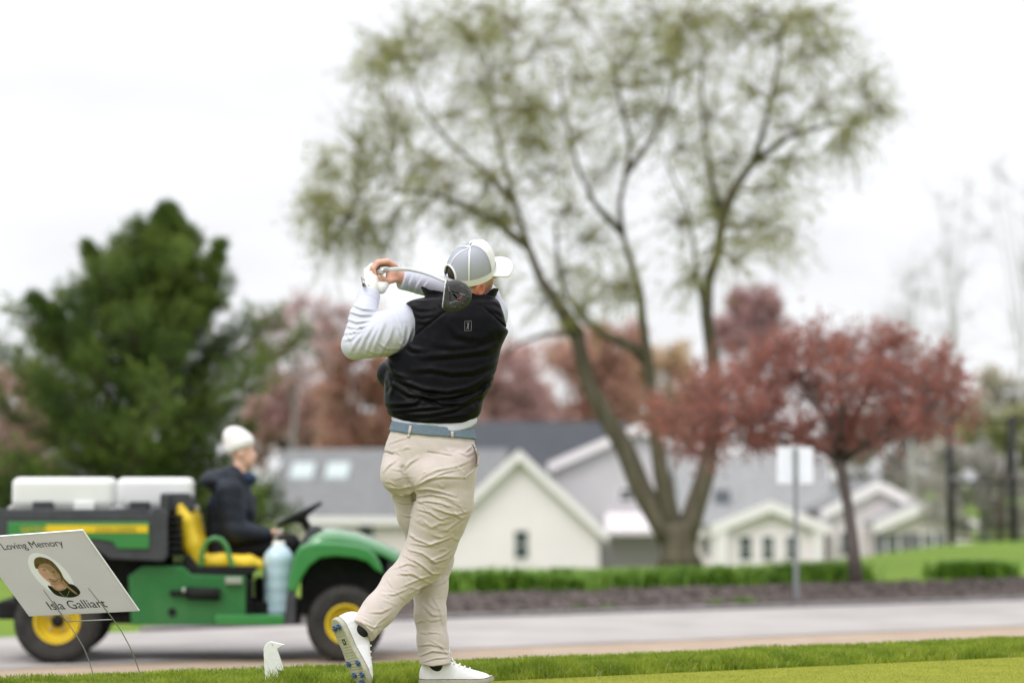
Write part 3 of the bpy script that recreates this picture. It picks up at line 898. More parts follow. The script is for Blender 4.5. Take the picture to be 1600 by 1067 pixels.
M_PINK2 = mat('rose_bud', (0.40, 0.23, 0.23), 0.8, 0.1, vscale=.6, col2=(0.54, 0.34, 0.33), transl=.35)
M_OLIVE = mat('olive_bud', (0.42, 0.39, 0.29), 0.8, 0.1, vscale=.4, col2=(0.54, 0.50, 0.38), transl=.35)
M_MAUVEG = mat('grey_brown_twig', (0.46, 0.425, 0.40), 0.9, 0.1, vscale=.6, col2=(0.58, 0.54, 0.50), transl=.3)
M_LIME = mat('lime_leaf', (0.30, 0.31, 0.13), 0.8, 0.1, vscale=.6, col2=(0.42, 0.42, 0.22), transl=.35)
def cloud(x0, x1, y0, y1, n, q, seed):
    r_ = np.random.RandomState(seed)
    return [(r_.uniform(x0, x1), y0 + (y1 - y0) * r_.uniform(0, 1) ** .8, q * r_.uniform(.7, 1.25)) for _ in range(n)]
blob_tree('pink budding tree with a pale grey trunk right of the pine', 126, 456, 760, [(422,505,34),(428,560,38),(468,475,32),(480,520,38),(452,545,38),(500,490,32),(508,560,38),(405,545,32),(525,525,30),(448,500,32),(540,495,28),(470,590,36),(415,590,34)], M_BARKG, M_PINK, .13, 31, 28, 17, .19, .052)
blob_tree('rust coloured tree mass just left of the golfer\'s waist', 132, 555, 760, cloud(505, 640, 512, 715, 44, 34, 1), M_BARKD, M_RUST, .3, 32, 26, 20, .26, .085)
blob_tree('dull pink tree behind the long grey roof', 136, 455, 760, cloud(385, 515, 600, 715, 30, 32, 2), M_BARKD, M_MAUVE, .3, 33, 26, 20, .26, .08)
blob_tree('brown tree mass directly behind the golfer\'s back', 140, 690, 760, cloud(620, 765, 540, 715, 34, 34, 12), M_BARKD, M_RUST, .3, 42, 24, 18, .26, .085)
blob_tree('mauve tree behind the slate roof, right of the vest', 134, 800, 760, cloud(745, 865, 550, 705, 36, 32, 3), M_BARKD, M_MAUVE, .3, 34, 26, 20, .26, .08)
blob_tree('rusty brown tree behind the slate roof, left of the willow stems', 138, 905, 760, cloud(840, 990, 525, 705, 46, 34, 4), M_BARKD, M_RUST, .3, 35, 26, 20, .26, .085)
blob_tree('tan budding tree seen between the willow stems', 142, 1010, 760, cloud(945, 1085, 555, 715, 36, 32, 5), M_BARKD, M_TAN, .3, 36, 26, 20, .26, .08)
blob_tree('dark pink tree rising above the red-leaved crown', 112, 1182, 760, [(1150,495,34),(1188,470,30),(1165,535,40),(1212,510,36),(1200,550,40),(1138,545,36),(1232,545,32),(1170,590,40),(1215,600,40),(1155,470,24),(1205,480,26),(1125,515,28),(1176,500,36),(1180,525,36)], M_BARKD, M_PINK2, .16, 37, 28, 24, .20, .062)
blob_tree('reddish tree at the left edge behind the pine', 120, 15, 780, cloud(-60, 80, 580, 760, 40, 32, 6), M_BARKD, M_MAUVE, .28, 38, 26, 20, .24, .075)
blob_tree('tan tree at the right edge above the court fence', 118, 1540, 760, cloud(1470, 1650, 590, 700, 34, 30, 7), M_BARKG, M_OLIVE, .16, 39, 22, 12, .22, .06)
blob_tree('pale grey brown tree behind the right-hand gables', 128, 1400, 790, cloud(1300, 1490, 645, 790, 42, 32, 13), M_BARKG, M_MAUVEG, .16, 43, 24, 16, .24, .075)
blob_tree('yellow green shrub behind the court fence', 74, 1560, 800, cloud(1500, 1640, 645, 720, 20, 24, 8), M_BARKD, M_LIME, .12, 40, 20, 16, .12, .04)
blob_tree('brown thicket behind the court fence', 82, 1530, 820, cloud(1440, 1660, 680, 830, 44, 32, 9), M_BARKG, M_MAUVEG, .12, 41, 22, 14, .14, .045)
for k, (px, h0, sd) in enumerate(((1500, 290, 51), (1592, 240, 52), (1425, 420, 53))):
    r_ = np.random.RandomState(sd)
    cl = [(px + r_.uniform(-95, 95) * (.35 + .65 * (y - h0) / (560 - h0 + 1)), y, 75) for y in np.linspace(h0, 560, 17)]
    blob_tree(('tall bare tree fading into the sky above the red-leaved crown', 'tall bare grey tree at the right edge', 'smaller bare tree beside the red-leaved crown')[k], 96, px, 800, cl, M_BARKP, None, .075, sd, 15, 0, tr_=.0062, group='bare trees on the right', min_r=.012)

# ---- daylily clumps along the bed
M_LILY = mat('daylily_leaf', (0.085, 0.20, 0.016), 0.5, 0.3, vscale=3.0, col2=(0.20, 0.34, 0.04), transl=0.3)
def lily_mesh(seed, hgt):
    r_ = np.random.RandomState(seed)
    V, F = [], []
    for k in range(190):
        az = r_.uniform(0, 6.283); o_ = r_.normal(size=2) * .13
        h = hgt * r_.uniform(.7, 1.25); out = h * r_.uniform(.15, .8); w_ = r_.uniform(.008, .014)
        d_ = np.array((math.cos(az), math.sin(az), 0)); s_ = np.array((-d_[1], d_[0], 0)) * w_
        b0 = len(V)
        for t in (0, .35, .7, 1.0):
            p = np.array((o_[0], o_[1], 0)) + d_ * out * t * t + np.array((0, 0, h * (t - .35 * t ** 3)))
            ww = s_ * (1 - .85 * t ** 2)
            V += [p - ww, p + ww]
        for i in range(3): F.append((b0 + 2*i, b0 + 2*i + 1, b0 + 2*i + 3, b0 + 2*i + 2))
    return np_mesh('daylily_clump', np.array(V), np.array(F))
lm = [lily_mesh(60 + k, .37) for k in range(4)]
for m_ in lm: m_.materials.append(M_LILY)
lr = np.random.RandomState(77)
def lily(px, Y, s=1.0, label='low clump of strappy green daylily leaves in the row behind the mulch', grp='daylily clumps along the mulch bed'):
    k = lr.randint(4)
    o_ = bpy.data.objects.new('daylily_clump', lm[k]); COL.objects.link(o_)
    x_ = HX(px, Y); o_.location = (x_, Y, float(ground_z(x_, Y)) + .01); o_.rotation_euler = (0, 0, lr.uniform(0, 6.28)); o_.scale = (s * 1.1, s * 1.1, s * .86)
    tag(o_, label, 'plant', grp)
for px in np.arange(690, 915, 26): lily(px + lr.uniform(-4, 4), 26.2 + (px - 700) * .002 + lr.uniform(-.3, .3), lr.uniform(.62, 1.2))
for px in np.arange(940, 1330, 27): lily(px + lr.uniform(-4, 4), 27.0 + (px - 940) * .0050 + lr.uniform(-.35, .35), lr.uniform(.58, 1.2))
for px in [q_ for q_ in np.arange(705, 1330, 58) if not 890 < q_ < 950]: lily(px + lr.uniform(-9, 9), 28.6 + (px - 700) * .0035 + lr.uniform(-.3, 1.6), lr.uniform(.4, .85), 'smaller daylily clump in the rear row at the lawn edge', 'daylily clumps at the lawn edge')
for px in (1480, 1506, 1532, 1556): lily(px, 30.6 + lr.uniform(-.2, .2), lr.uniform(.9, 1.1), 'green clump in the short row right of the red-leaved tree', 'daylily clumps right of the red tree')
for px, s in ((1115, .32), (1160, .40), (900, .25), (948, .25)): lily(px, float(road_far(HX(px, 24.5))) + .55, s, 'tiny weed growing in the front of the mulch', 'weeds in the mulch')
# ================================================================== sign post and court fence
M_PLATE = mat('sign_back', (0.80, 0.82, 0.86), 0.45, 0.4, vary=0.03, vscale=6)
M_GALV = mat('galvanised', (0.34, 0.35, 0.36), 0.5, 0.5, metal=0.5, vary=0.1, vscale=9)
YS = 25.9
sx = HX(1242, YS); szg = float(ground_z(sx, YS))
sp = empty('sign_post', (sx, YS, szg)); tag(sp, 'square white sign turned away on a thin metal post in the mulch', 'sign')
ht = HZ(699, YS) - szg
b = MB(); pw = .026
b.prism([(-pw, -.012), (-pw + .012, -.012), (-pw + .016, .010), (pw - .016, .010), (pw - .012, -.012), (pw, -.012), (pw - .010, .016), (-pw + .010, .016)], 0, ht + .25, Matrix.Translation((0, 0, -.25)) @ Matrix(((1,0,0,0),(0,0,1,0),(0,1,0,0),(0,0,0,1))))
b.build('post', M_GALV, sp)
b = MB(); pws = (1269 - 1213) / 2 * YS / FPX; phs = (756 - 700) * YS / FPX
b.box((-pws, .020, ht - phs), (pws, .024, ht), None, .002); b.build('plate', M_PLATE, sp)
b = MB()
for zq in (.06, phs - .06): b.lathe([(0, .012), (.010, .010), (.012, .0)], Matrix.Translation((0, -.012, ht - zq)) @ Matrix.Rotation(math.pi / 2, 4, 'X'), 8)
b.build('bolt', M_GALV, sp)

M_FENCE = mat('black_vinyl', (0.016, 0.016, 0.018), 0.6, 0.3)
YFc = 58.0
fz = HZ(846, YFc)
fx0 = HX(1484, YFc)
sp_ = HX(1581, YFc) - fx0
fh = HZ(652, YFc) - fz
fence = empty('court_fence', (fx0, YFc, fz)); tag(fence, 'tall black chain link court fence at the right edge', 'fence')
npost = 4
for k in range(npost):
    b = MB(); b.tube([(k * sp_, 0, -.6), (k * sp_, 0, fh)], .085, 12); b.lathe([(.085, 0), (.08, .04), (.04, .07), (0, .08)], Matrix.Translation((k * sp_, 0, fh)), 12)
    b.build('post', M_FENCE, fence)
for zq in (fh * .48, fh - .06, .08):
    b = MB(); b.tube([(.085, 0, zq), ((npost - 1) * sp_ - .085, 0, zq)], .035, 8); b.build('rail', M_FENCE, fence)
W_ = (npost - 1) * sp_; H_ = fh - .14
b = MB(); st = .11
k = -int(H_ / st)
while k * st < W_:
    for sg in (0, 1):
        x0 = k * st; x1 = x0 + H_; z0, z1 = .09, .09 + H_
        if x0 < 0: z0 -= x0; x0 = 0
        if x1 > W_: z1 -= (x1 - W_); x1 = W_
        if x1 > x0 + .02:
            if sg: z0, z1 = .18 + H_ - z0, .18 + H_ - z1
            b.tube([(x0, .10 + .006 * sg, z0), (x1, .10 + .006 * sg, z1)], .0045, 4, caps=False)
    k += 1
o = b.build('chain_link', M_FENCE, fence); o['kind'] = 'stuff'
# ================================================================== the golfer
M_SKIN = mat('skin', (0.56, 0.30, 0.21), 0.5, 0.4, vary=0.18, vscale=40, col2=(0.62, 0.33, 0.245))
M_HAIR = mat('hair_brown', (0.035, 0.022, 0.014), 0.6, vary=0.4, vscale=200)
M_SHIRT = mat('white_knit', (0.53, 0.54, 0.63), 0.85, 0.3, sheen=0.2, vary=0.02, vscale=30, bump=0.06, bscale=500)
M_VEST = mat('black_satin', (0.003, 0.003, 0.0045), 0.42, 0.09, vary=0.3, vscale=40, bump=0.05, bscale=300)
M_VESTQ = M_VEST
M_CHINO = mat('beige_chino', (0.515, 0.452, 0.42), 0.85, 0.25, sheen=0.15, vary=0.045, vscale=22, bump=0.05, bscale=700)
M_BELT = mat('blue_belt', (0.17, 0.23, 0.30), 0.7, 0.3, vary=0.25, vscale=260, bump=0.6, bscale=330)
M_CAPW = mat('cap_white', (0.74, 0.73, 0.74), 0.8, 0.3, vary=0.02, vscale=60, bump=0.05, bscale=600)
M_CAPM = mat('cap_mesh', (0.44, 0.455, 0.53), 0.8, 0.2, vary=0.12, vscale=900, bump=0.5, bscale=1100)
M_CAPL = mat('cap_under', (0.10, 0.09, 0.085), 0.9, 0.2)
M_GLOVE = mat('white_leather', (0.72, 0.72, 0.68), 0.55, 0.4, vary=0.05, vscale=60, bump=0.12, bscale=240)
M_BLACK = mat('matte_black', (0.012, 0.012, 0.014), 0.7, 0.3)
M_SHOE = mat('shoe_white', (0.75, 0.74, 0.78), 0.45, 0.45, vary=0.02, vscale=60, bump=0.03, bscale=260)
M_SOLE = mat('sole_stone', (0.40, 0.39, 0.31), 0.65, 0.4, vary=0.12, vscale=50, bump=0.15, bscale=220)
M_CLEAT = mat('cleat_blue', (0.035, 0.085, 0.19), 0.35, 0.5, vary=0.3, vscale=150)
M_LACE = mat('lace_white', (0.82, 0.82, 0.82), 0.8)
M_THREAD = mat('emblem_grey', (0.32, 0.33, 0.35), 0.6)

def A(px, py, Y): return np.array(P(px, py, Y), np.float32)

def row_loft(rows, Yc, b, n=2.3, pad=0.0):
    """rows: (photo row, left x, right x); returns a field whose silhouette follows them. Yc, b keyed by row"""
    zs, cx, aa, cy, bb = [], [], [], [], []
    for (py, l, r) in rows:
        yc = np.interp(py, Yc[0], Yc[1]); bv = np.interp(py, b[0], b[1])
        pl, pr = P(l, py, yc), P(r, py, yc)
        zs.append(pl.z); cx.append((pl.x + pr.x) / 2); aa.append((pr.x - pl.x) / 2 + pad); cy.append(yc); bb.append(bv + pad)
    T = [smooth_table(zs, q, 200, 2.5) for q in (cx, aa, cy, bb)]
    z0, z1 = min(zs), max(zs)
    def f(p):
        z = p[:, 2]
        x0, a, y0, bq = (lookup(t, z) for t in T)
        X = np.abs(p[:, 0] - x0) / a; Yq = np.abs(p[:, 1] - y0) / bq
        r = (X ** n + Yq ** n + 1e-9) ** (1.0 / n)
        d = (r - 1) * np.minimum(a, bq)
        return np.maximum(d, np.maximum(z0 - z, z - z1)).astype(np.float32)
    return f

golfer_at = P(680, 1072, 9.83); golfer_at.z = 0.0
golfer = empty('person', golfer_at)
tag(golfer, 'golfer in black vest, white cap and beige trousers at the end of a swing', 'person')

def gpart(name, lo, hi, h, fn, m, parent=None, it=1):
    me = sdf_mesh(name, lo, hi, h, fn, it)
    o = new_obj(name, me, m)
    adopt(o, golfer)
    if parent is not None:
        o.parent = parent
        o.matrix_parent_inverse = parent.matrix_parent_inverse.copy() if False else Matrix.Translation(-golfer_at)
    return o

def gchild(o, parent):
    """sub-part of a golfer part that is itself modelled in world space"""
    o.parent = parent
    # parts sit at world identity through their parent inverse, so children need none
    o.matrix_parent_inverse = Matrix.Identity(4)
    return o

# ---- joints, placed through the photograph with their own depths
L_SH, L_EL, L_WR = A(633, 513, 9.83), A(557, 537, 9.735), A(578, 462, 9.86)
R_SH, R_EL, R_WR = A(766, 490, 9.86), A(735, 462, 10.13), A(630, 436, 9.99)
R_HIP, R_KN, R_AN = A(700, 728, 9.73), A(668, 876, 9.80), A(566, 984, 9.66)
L_HIP, L_KN, L_AN = A(636, 730, 9.84), A(676, 872, 9.97), A(680, 1036, 9.90)
NECK0, NECK1 = A(722, 480, 9.81), A(737, 442, 9.80)
HEAD = A(736, 424, 9.80)
UPV = np.array((0.0, -0.50, 0.865), np.float32); UPV /= np.linalg.norm(UPV)
FWD = np.array((0.87, 0.40, 0.36), np.float32); FWD -= UPV * (FWD @ UPV); FWD /= np.linalg.norm(FWD)
LEF = np.cross(UPV, FWD)
RH = np.stack([FWD, LEF, UPV], 1)

def frame(o, x, z):
    x = Vector(x).normalized(); z = Vector(z); z = (z - x * z.dot(x)).normalized(); y = z.cross(x)
    return Matrix(((x.x, y.x, z.x, o[0]), (x.y, y.y, z.y, o[1]), (x.z, y.z, z.z, o[2]), (0, 0, 0, 1)))
_hl = P(655, 1073, 9.90); _hl.z = 0.010
L_SHOE = frame(_hl, (0.95, 0.16, 0.0), (0, -0.05, 1))                               # flat on the tee
R_SHOE = frame(P(521.5, 967, 9.60), (0.125, 0.03, -0.28), (0.72, 0.66, 0.22))       # up on its toe, sole to the left
R_FOOT = np.array(R_SHOE @ Vector((0.078, 0.002, 0.055)), np.float32)
L_FOOT = np.array(L_SHOE @ Vector((0.078, 0.002, 0.055)), np.float32)

# ---- hands
def hand_field(p, segs, k=0.006):
    d = None
    for s in segs:
        c = limb(p, s[0], s[1], 0.004)
        d = c if d is None else smin(d, c, k)
    return d
def px3(*t): return [A(*q) for q in t]
GR_A, GR_B = A(586, 428, 10.06), A(594, 424.5, 9.90)        # grip axis through both fists
RHAND = [
    (px3((631, 436, 9.99), (614, 428, 9.965)), [0.026, 0.030]),
    (px3((616, 421, 9.96), (610, 433, 9.95)), [0.022, 0.020]),
    (px3((617, 416, 9.945), (606, 409, 9.93), (591, 411, 9.92), (583.5, 420, 9.915), (588, 431, 9.912)), [0.0125, 0.0115, 0.0105, 0.010, 0.009]),
    (px3((617, 416, 9.97), (605, 408, 9.955), (590, 409, 9.945), (581.5, 419, 9.94), (586, 432, 9.935)), [0.0125, 0.012, 0.0105, 0.010, 0.009]),
    (px3((618, 417, 9.99), (606, 409, 9.98), (590, 411, 9.97), (582, 421, 9.965), (587, 433, 9.96)), [0.012, 0.0115, 0.010, 0.0095, 0.009]),
    (px3((619, 420, 10.01), (608, 413, 10.0), (593, 414, 9.995), (585, 422, 9.99), (588, 432, 9.985)), [0.011, 0.010, 0.009, 0.0085, 0.008]),
    (px3((618, 436, 9.955), (606, 440, 9.925), (597, 436, 9.905), (593.5, 431.5, 9.898)), [0.015, 0.0125, 0.0105, 0.009]),
]
LHAND = [
    (px3((577, 464, 9.862), (580, 450, 9.89)), [0.026, 0.032]),
    (px3((578, 452, 9.89), (586, 434, 9.94)), [0.033, 0.031]),
    (px3((595, 451, 9.90), (600, 444, 9.925), (597, 436, 9.95)), [0.022, 0.019, 0.014]),
    (px3((575, 436, 9.95), (574, 424, 9.985), (581, 416.5, 10.0), (590, 420, 10.0)), [0.016, 0.0135, 0.012, 0.011]),
    (px3((577, 437, 9.97), (576, 424, 10.01), (583, 417, 10.025), (592, 421, 10.02)), [0.015, 0.013, 0.0115, 0.010]),
    (px3((580, 438, 9.99), (579, 425, 10.035), (586, 419, 10.045), (594, 423, 10.04)), [0.014, 0.012, 0.011, 0.010]),
    (px3((583, 439, 10.01), (583, 427, 10.055), (590, 422, 10.06), (597, 426, 10.055)), [0.013, 0.011, 0.010, 0.009]),
]

# ---- the body, one continuous surface from head to ankles
torso_rows = [(478, 690, 750), (486, 655, 772), (500, 650, 776), (530, 652, 770), (560, 640, 760), (600, 636, 745), (640, 630, 735), (680, 628, 726), (730, 622, 728), (752, 632, 716)]
body_torso = row_loft(torso_rows, ((440, 700), (9.83, 9.80)), ((440, 530, 640, 720), (0.07, 0.10, 0.095, 0.10)))
def head_field(p):
    d = ellipsoid(p, HEAD + RH @ np.array((-0.006, 0, 0.012)), (0.088, 0.072, 0.080), RH)
    d = smin(d, ellipsoid(p, HEAD + RH @ np.array((0.022, 0, -0.055)), (0.066, 0.058, 0.075), RH), 0.03)
    d = smin(d, ellipsoid(p, HEAD + RH @ np.array((0.062, 0, -0.10)), (0.026, 0.030, 0.024), RH), 0.03)     # chin
    d = smin(d, cone(p, HEAD + RH @ np.array((0.092, 0, -0.012)), HEAD + RH @ np.array((0.113, 0, -0.045)), 0.010, 0.014), 0.012)  # nose
    d = smin(d, cone(p, HEAD + RH @ np.array((0.085, -0.03, 0.008)), HEAD + RH @ np.array((0.085, 0.03, 0.008)), 0.012, 0.012), 0.012)  # brow
    for s in (-1, 1):
        d = smin(d, ellipsoid(p, HEAD + RH @ np.array((0.062, 0.034 * s, -0.045)), (0.022, 0.02, 0.02), RH), 0.02)   # cheek
        d = smax(d, -ellipsoid(p, HEAD + RH @ np.array((0.098, 0.03 * s, -0.012)), (0.012, 0.016, 0.009), RH), 0.006)  # eye socket
        e0 = HEAD + RH @ np.array((-0.012, 0.088 * s, -0.044))
        ear = ellipsoid(p, e0, (0.024, 0.014, 0.035), RH)
        ear = smax(ear, -ellipsoid(p, e0 + RH @ np.array((0.005, 0.012 * s, 0.004)), (0.012, 0.010, 0.021), RH), 0.004)
        d = smin(d, ear, 0.006)
    d = smin(d, cone(p, HEAD + RH @ np.array((0.082, -0.016, -0.073)), HEAD + RH @ np.array((0.082, 0.016, -0.073)), 0.010, 0.010), 0.008)  # lips
    return d
def body_field(p):
    d = body_torso(p)
    d = smin(d, cone(p, NECK0, NECK1, 0.062, 0.056), 0.02)
    d = smin(d, local(p, HEAD, 0.22, head_field), 0.02)
    d = smin(d, limb(p, [L_SH, L_EL, L_WR], [0.055, 0.032, 0.025]), 0.03)
    d = smin(d, limb(p, [R_SH, R_EL, R_WR], [0.055, 0.040, 0.025]), 0.03)
    d = smin(d, limb(p, [R_HIP, R_KN, R_AN], [0.070, 0.045, 0.021]), 0.03)
    d = smin(d, limb(p, [L_HIP, L_KN, L_AN], [0.065, 0.045, 0.021]), 0.03)
    d = smin(d, cone(p, R_AN, R_FOOT, 0.021, 0.020), 0.02)
    d = smin(d, cone(p, L_AN, L_FOOT, 0.021, 0.020), 0.02)
    d = smin(d, local(p, RHAND[1][0][0], 0.16, lambda q: hand_field(q, RHAND)), 0.008)
    d = smin(d, local(p, LHAND[1][0][1], 0.16, lambda q: hand_field(q, [(s[0], [r * 0.8 for r in s[1]]) for s in LHAND])), 0.008)
    return d.astype(np.float32)
body = gpart('body', (-0.75, 9.50, 0.0), (0.12, 10.28, 1.86), 0.0052, body_field, M_SKIN)
body.data.materials.append(mat('ear_skin', (0.55, 0.19, 0.125), 0.5, 0.4, vary=0.15, vscale=60))
_c = np.zeros(len(body.data.polygons) * 3, np.float32); body.data.polygons.foreach_get('center', _c); _c = _c.reshape(-1, 3)
_mi = np.zeros(len(_c), np.int32)
for s in (-1, 1):
    _mi[np.linalg.norm(((_c - (HEAD + RH @ np.array((-0.012, 0.092 * s, -0.044)))) @ RH) / np.array((0.026, 0.016, 0.038)), axis=1) < 1.0] = 1
body.data.polygons.foreach_set('material_index', _mi)
# hair: a close shell on the back of the skull
def hair_field(p):
    q = (p - HEAD) @ RH
    d = np.abs(ellipsoid(p, HEAD + RH @ np.array((-0.008, 0, 0.010)), (0.090, 0.075, 0.082), RH)) - 0.0035
    lim = np.maximum(q[:, 0] - (-0.022 + 0.9 * np.maximum(q[:, 2] + 0.01, -0.004)), -(q[:, 2] + 0.085))
    return smax(d, lim, 0.004)
hair = gpart('hair', HEAD - 0.16, HEAD + 0.16, 0.004, hair_field, M_HAIR)

# ---- shirt: sleeves and the hem below the vest
SL_FOLDS = []
def zA(pts): return [(520 + x / 5.333, 370 + y / 5.333) for x, y in pts]
for pts, amp, w in [
    ([(150,560),(250,600),(350,610)], .005, .007), ([(130,620),(230,650),(340,650)], .006, .007), ([(110,680),(200,710),(330,690)], .006, .008),
    ([(100,740),(190,760),(260,740)], .005, .007), ([(95,800),(160,800),(250,740)], .005, .008), ([(90,860),(150,850),(230,770)], .004, .009),
    ([(600,930),(560,880),(540,800)], .005, .009), ([(550,965),(620,880),(660,760)], .006, .009), ([(540,960),(590,860),(600,740)], .005, .009),
    ([(330,980),(360,880),(430,700)], .006, .012), ([(220,960),(260,850),(330,740)], .006, .011), ([(440,990),(460,880),(500,740)], .005, .012), ([(270,990),(310,880),(380,740)], .004, .009), ([(150,960),(190,880),(250,800)], .005, .010), ([(390,1000),(420,930),(470,840)], .004, .009),
    ([(610,320),(590,390),(600,430)], .004, .007), ([(670,330),(640,400),(640,450)], .004, .007), ([(740,350),(700,420),(690,470)], .004, .007), ([(800,370),(760,420),(740,470)], .003, .007),
    ([(1370,480),(1430,560),(1460,640)], .003, .009)]:
    SL_FOLDS.append((zA(pts), amp * 1.1, w * 0.75))
SL_FOLDS += [([(540, 520), (548, 530), (552, 545)], .004, .006), ([(600, 500), (606, 512), (604, 528)], .003, .005), ([(618, 490), (626, 505), (630, 525)], .003, .005), ([(570, 545), (585, 552), (600, 552)], .003, .005), ([(590, 535), (604, 545), (622, 545)], .0035, .005), ([(556, 505), (566, 512), (576, 506)], .003, .0045), ([(545, 510), (556, 520), (572, 516)], .003, .0045)]
L_UP = [A(643, 512, 9.84), A(606, 521, 9.78), A(578, 530, 9.745), A(555, 541, 9.73)]
L_LO = [A(555, 538, 9.73), A(568, 494, 9.785), A(577, 461, 9.855)]
R_LO = [A(735, 462, 10.13), A(688, 448, 10.07), A(627, 436, 9.985)]
shirt_hem = row_loft([(640, 612, 746), (655, 612, 746), (668, 612.5, 744.5), (690, 613, 742)], ((600, 700), (9.81, 9.80)), ((600, 700), (0.132, 0.132)))
hem_x = smooth_table([P(x, 660, 9.8).x for x in (606, 614, 630, 655, 690, 715, 735, 750)],
                     [P(x, y, 9.70).z for x, y in ((606, 653), (614, 657), (630, 664), (655, 670), (690, 674.5), (715, 674), (735, 668), (750, 655))], 120, 3)
def cut_plane(p, a, n): return (p - a) @ n
_lw = L_LO[2] - L_LO[1]; _lw /= np.linalg.norm(_lw)
_rw = R_LO[2] - R_LO[1]; _rw /= np.linalg.norm(_rw)
def sl_detail(p, d, c, n):
    d = d - fold_field(p, SL_FOLDS) - 0.0012 * fbm(p, 70, 3)
    t = (p - c) @ n                                        # cuff band
    return (d + 0.0022 * np.exp(-((t + 0.047) / 0.004) ** 2) * (np.linalg.norm(p - c, axis=1) < 0.09)).astype(np.float32)
def sleeve_l(p):
    up = limb(p, L_UP, [0.100, 0.088, 0.070, 0.053], 0.03)
    lo = limb(p, L_LO, [0.056, 0.053, 0.046], 0.02)
    lo = smax(lo, cut_plane(p, L_LO[2] + _lw * 0.004, _lw), 0.004)
    return sl_detail(p, smin(up, lo, 0.014), L_LO[2], _lw)
def sleeve_r(p):
    rl = limb(p, R_LO, [0.062, 0.055, 0.043], 0.02)
    rl = smax(rl, cut_plane(p, R_LO[2] + _rw * 0.004, _rw), 0.004)
    ru = limb(p, [A(758, 492, 9.865), A(752, 470, 10.0), A(735, 462, 10.13)], [0.094, 0.075, 0.064], 0.03)
    return sl_detail(p, smin(rl, ru, 0.03), R_LO[2], _rw)
def shirt_field(p):
    d = smax(shirt_hem(p), lookup(hem_x, p[:, 0]) - p[:, 2], 0.003) - 0.0012 * fbm(p, 70, 3)
    return d.astype(np.float32)
shirt = gpart('shirt', (-0.60, 9.6, 0.95), (0.0, 10.05, 1.12), 0.0038, shirt_field, M_SHIRT)
for fn, lo_s, hi_s in ((sleeve_l, (-0.78, 9.58, 1.26), (-0.26, 10.02, 1.66)), (sleeve_r, (-0.50, 9.70, 1.36), (0.06, 10.28, 1.70))):
    gchild(gpart('sleeve', lo_s, hi_s, 0.0038, fn, M_SHIRT), shirt)

# ---- vest
vest_rows = [(460, 690, 756), (464, 668, 768), (468, 650, 779), (472, 636, 785), (480, 626, 790), (500, 622, 794), (519, 618, 795), (535, 612, 786), (559, 606, 779),
             (590, 600, 772), (610, 601, 765), (626, 600.5, 754), (637, 602.5, 754), (648, 607, 750), (658, 613, 745), (676, 617, 741)]
vest_body = row_loft(vest_rows, ((440, 500, 600, 700), (9.84, 9.83, 9.81, 9.80)),
                     ((458, 464, 471, 480, 500, 560, 640, 680), (0.085, 0.11, 0.132, 0.145, 0.158, 0.160, 0.148, 0.136)), 2.25)
armL = smooth_table([P(640, y, 9.75).z for y in (466, 471, 476, 487, 501, 520, 533, 545, 552, 557, 562, 700)],
                    [P(x, 520, 9.75).x for x in (622, 629, 638, 645, 649, 649, 646, 635, 621, 600, 570, 560)], 400, 2)
armR = smooth_table([P(780, y, 9.80).z for y in (440, 455, 465, 480, 500, 514, 522, 540, 700)],
                    [P(x, 520, 9.80).x for x in (768, 771, 776, 783.5, 789.5, 793, 800, 830, 830)], 300, 2)
vhem_x = smooth_table([P(x, 655, 9.8).x for x in (590, 606, 614, 629, 655, 698, 726, 744, 756)],
                      [P(x, y, 9.68).z for x, y in ((590, 640), (606, 646), (614, 651), (629, 656.5), (655, 660.5), (698, 662), (726, 660), (744, 654), (756, 640))], 120, 3)
def zV(pts): return [(580 + x / 5.083, 480 + y / 5.083) for x, y in pts]
V_FOLDS = [(zV(q), a, w) for q, a, w in [
    ([(150,520),(260,590),(420,650),(600,670),(760,640),(900,570),(1000,480)], .0085, .013),
    ([(160,600),(300,690),(480,720),(650,705),(800,660),(960,560)], .0085, .012),
    ([(300,640),(420,700),(560,760),(720,760),(860,690),(950,610)], .007, .011),
    ([(120,770),(220,770),(340,760),(390,720)], .008, .012),
    ([(300,860),(460,850),(640,815),(800,740),(880,690)], .007, .012),
    ([(170,830),(300,810),(430,800),(560,790),(700,760)], .006, .010),
    ([(330,500),(480,490),(640,520),(800,510),(1000,440)], .006, .016),
    ([(400,390),(560,380),(760,360),(920,340),(1040,270)], .006, .018),
    ([(620,120),(680,210),(780,240),(900,230)], .005, .022),
    ([(130,450),(180,520),(280,560)], .006, .012), ([(140,570),(170,640),(150,700)], .006, .012),
    ([(450,880),(600,870),(780,850),(860,800)], .004, .012), ([(960,560),(900,680),(850,760)], .005, .014),
    ([(220,240),(330,330),(420,340)], .004, .014), ([(500,280),(640,310),(820,290),(960,220)], .004, .02)]]
V_FOLDS = [(q, a * 0.95, w * 0.75) for q, a, w in V_FOLDS]
V_FOLDS += [(zA(q), a, w) for q, a, w in [
    ([(640,560),(720,600),(830,600)], .0028, .009), ([(680,640),(740,660),(860,640)], .0028, .009), ([(700,700),(760,710),(820,690)], .0025, .009),
    ([(610,530),(700,520),(800,530)], .0028, .009), ([(820,520),(880,540),(920,590)], .002, .009), ([(1320,600),(1380,620),(1430,660)], .0028, .009),
    ([(1290,540),(1350,540),(1400,570)], .0028, .009), ([(1180,540),(1230,550),(1290,540)], .002, .008)]]
V_SEAMS = [zA([(690,820),(800,730),(930,630)]), zA([(1262,590),(1340,660),(1448,760)])]
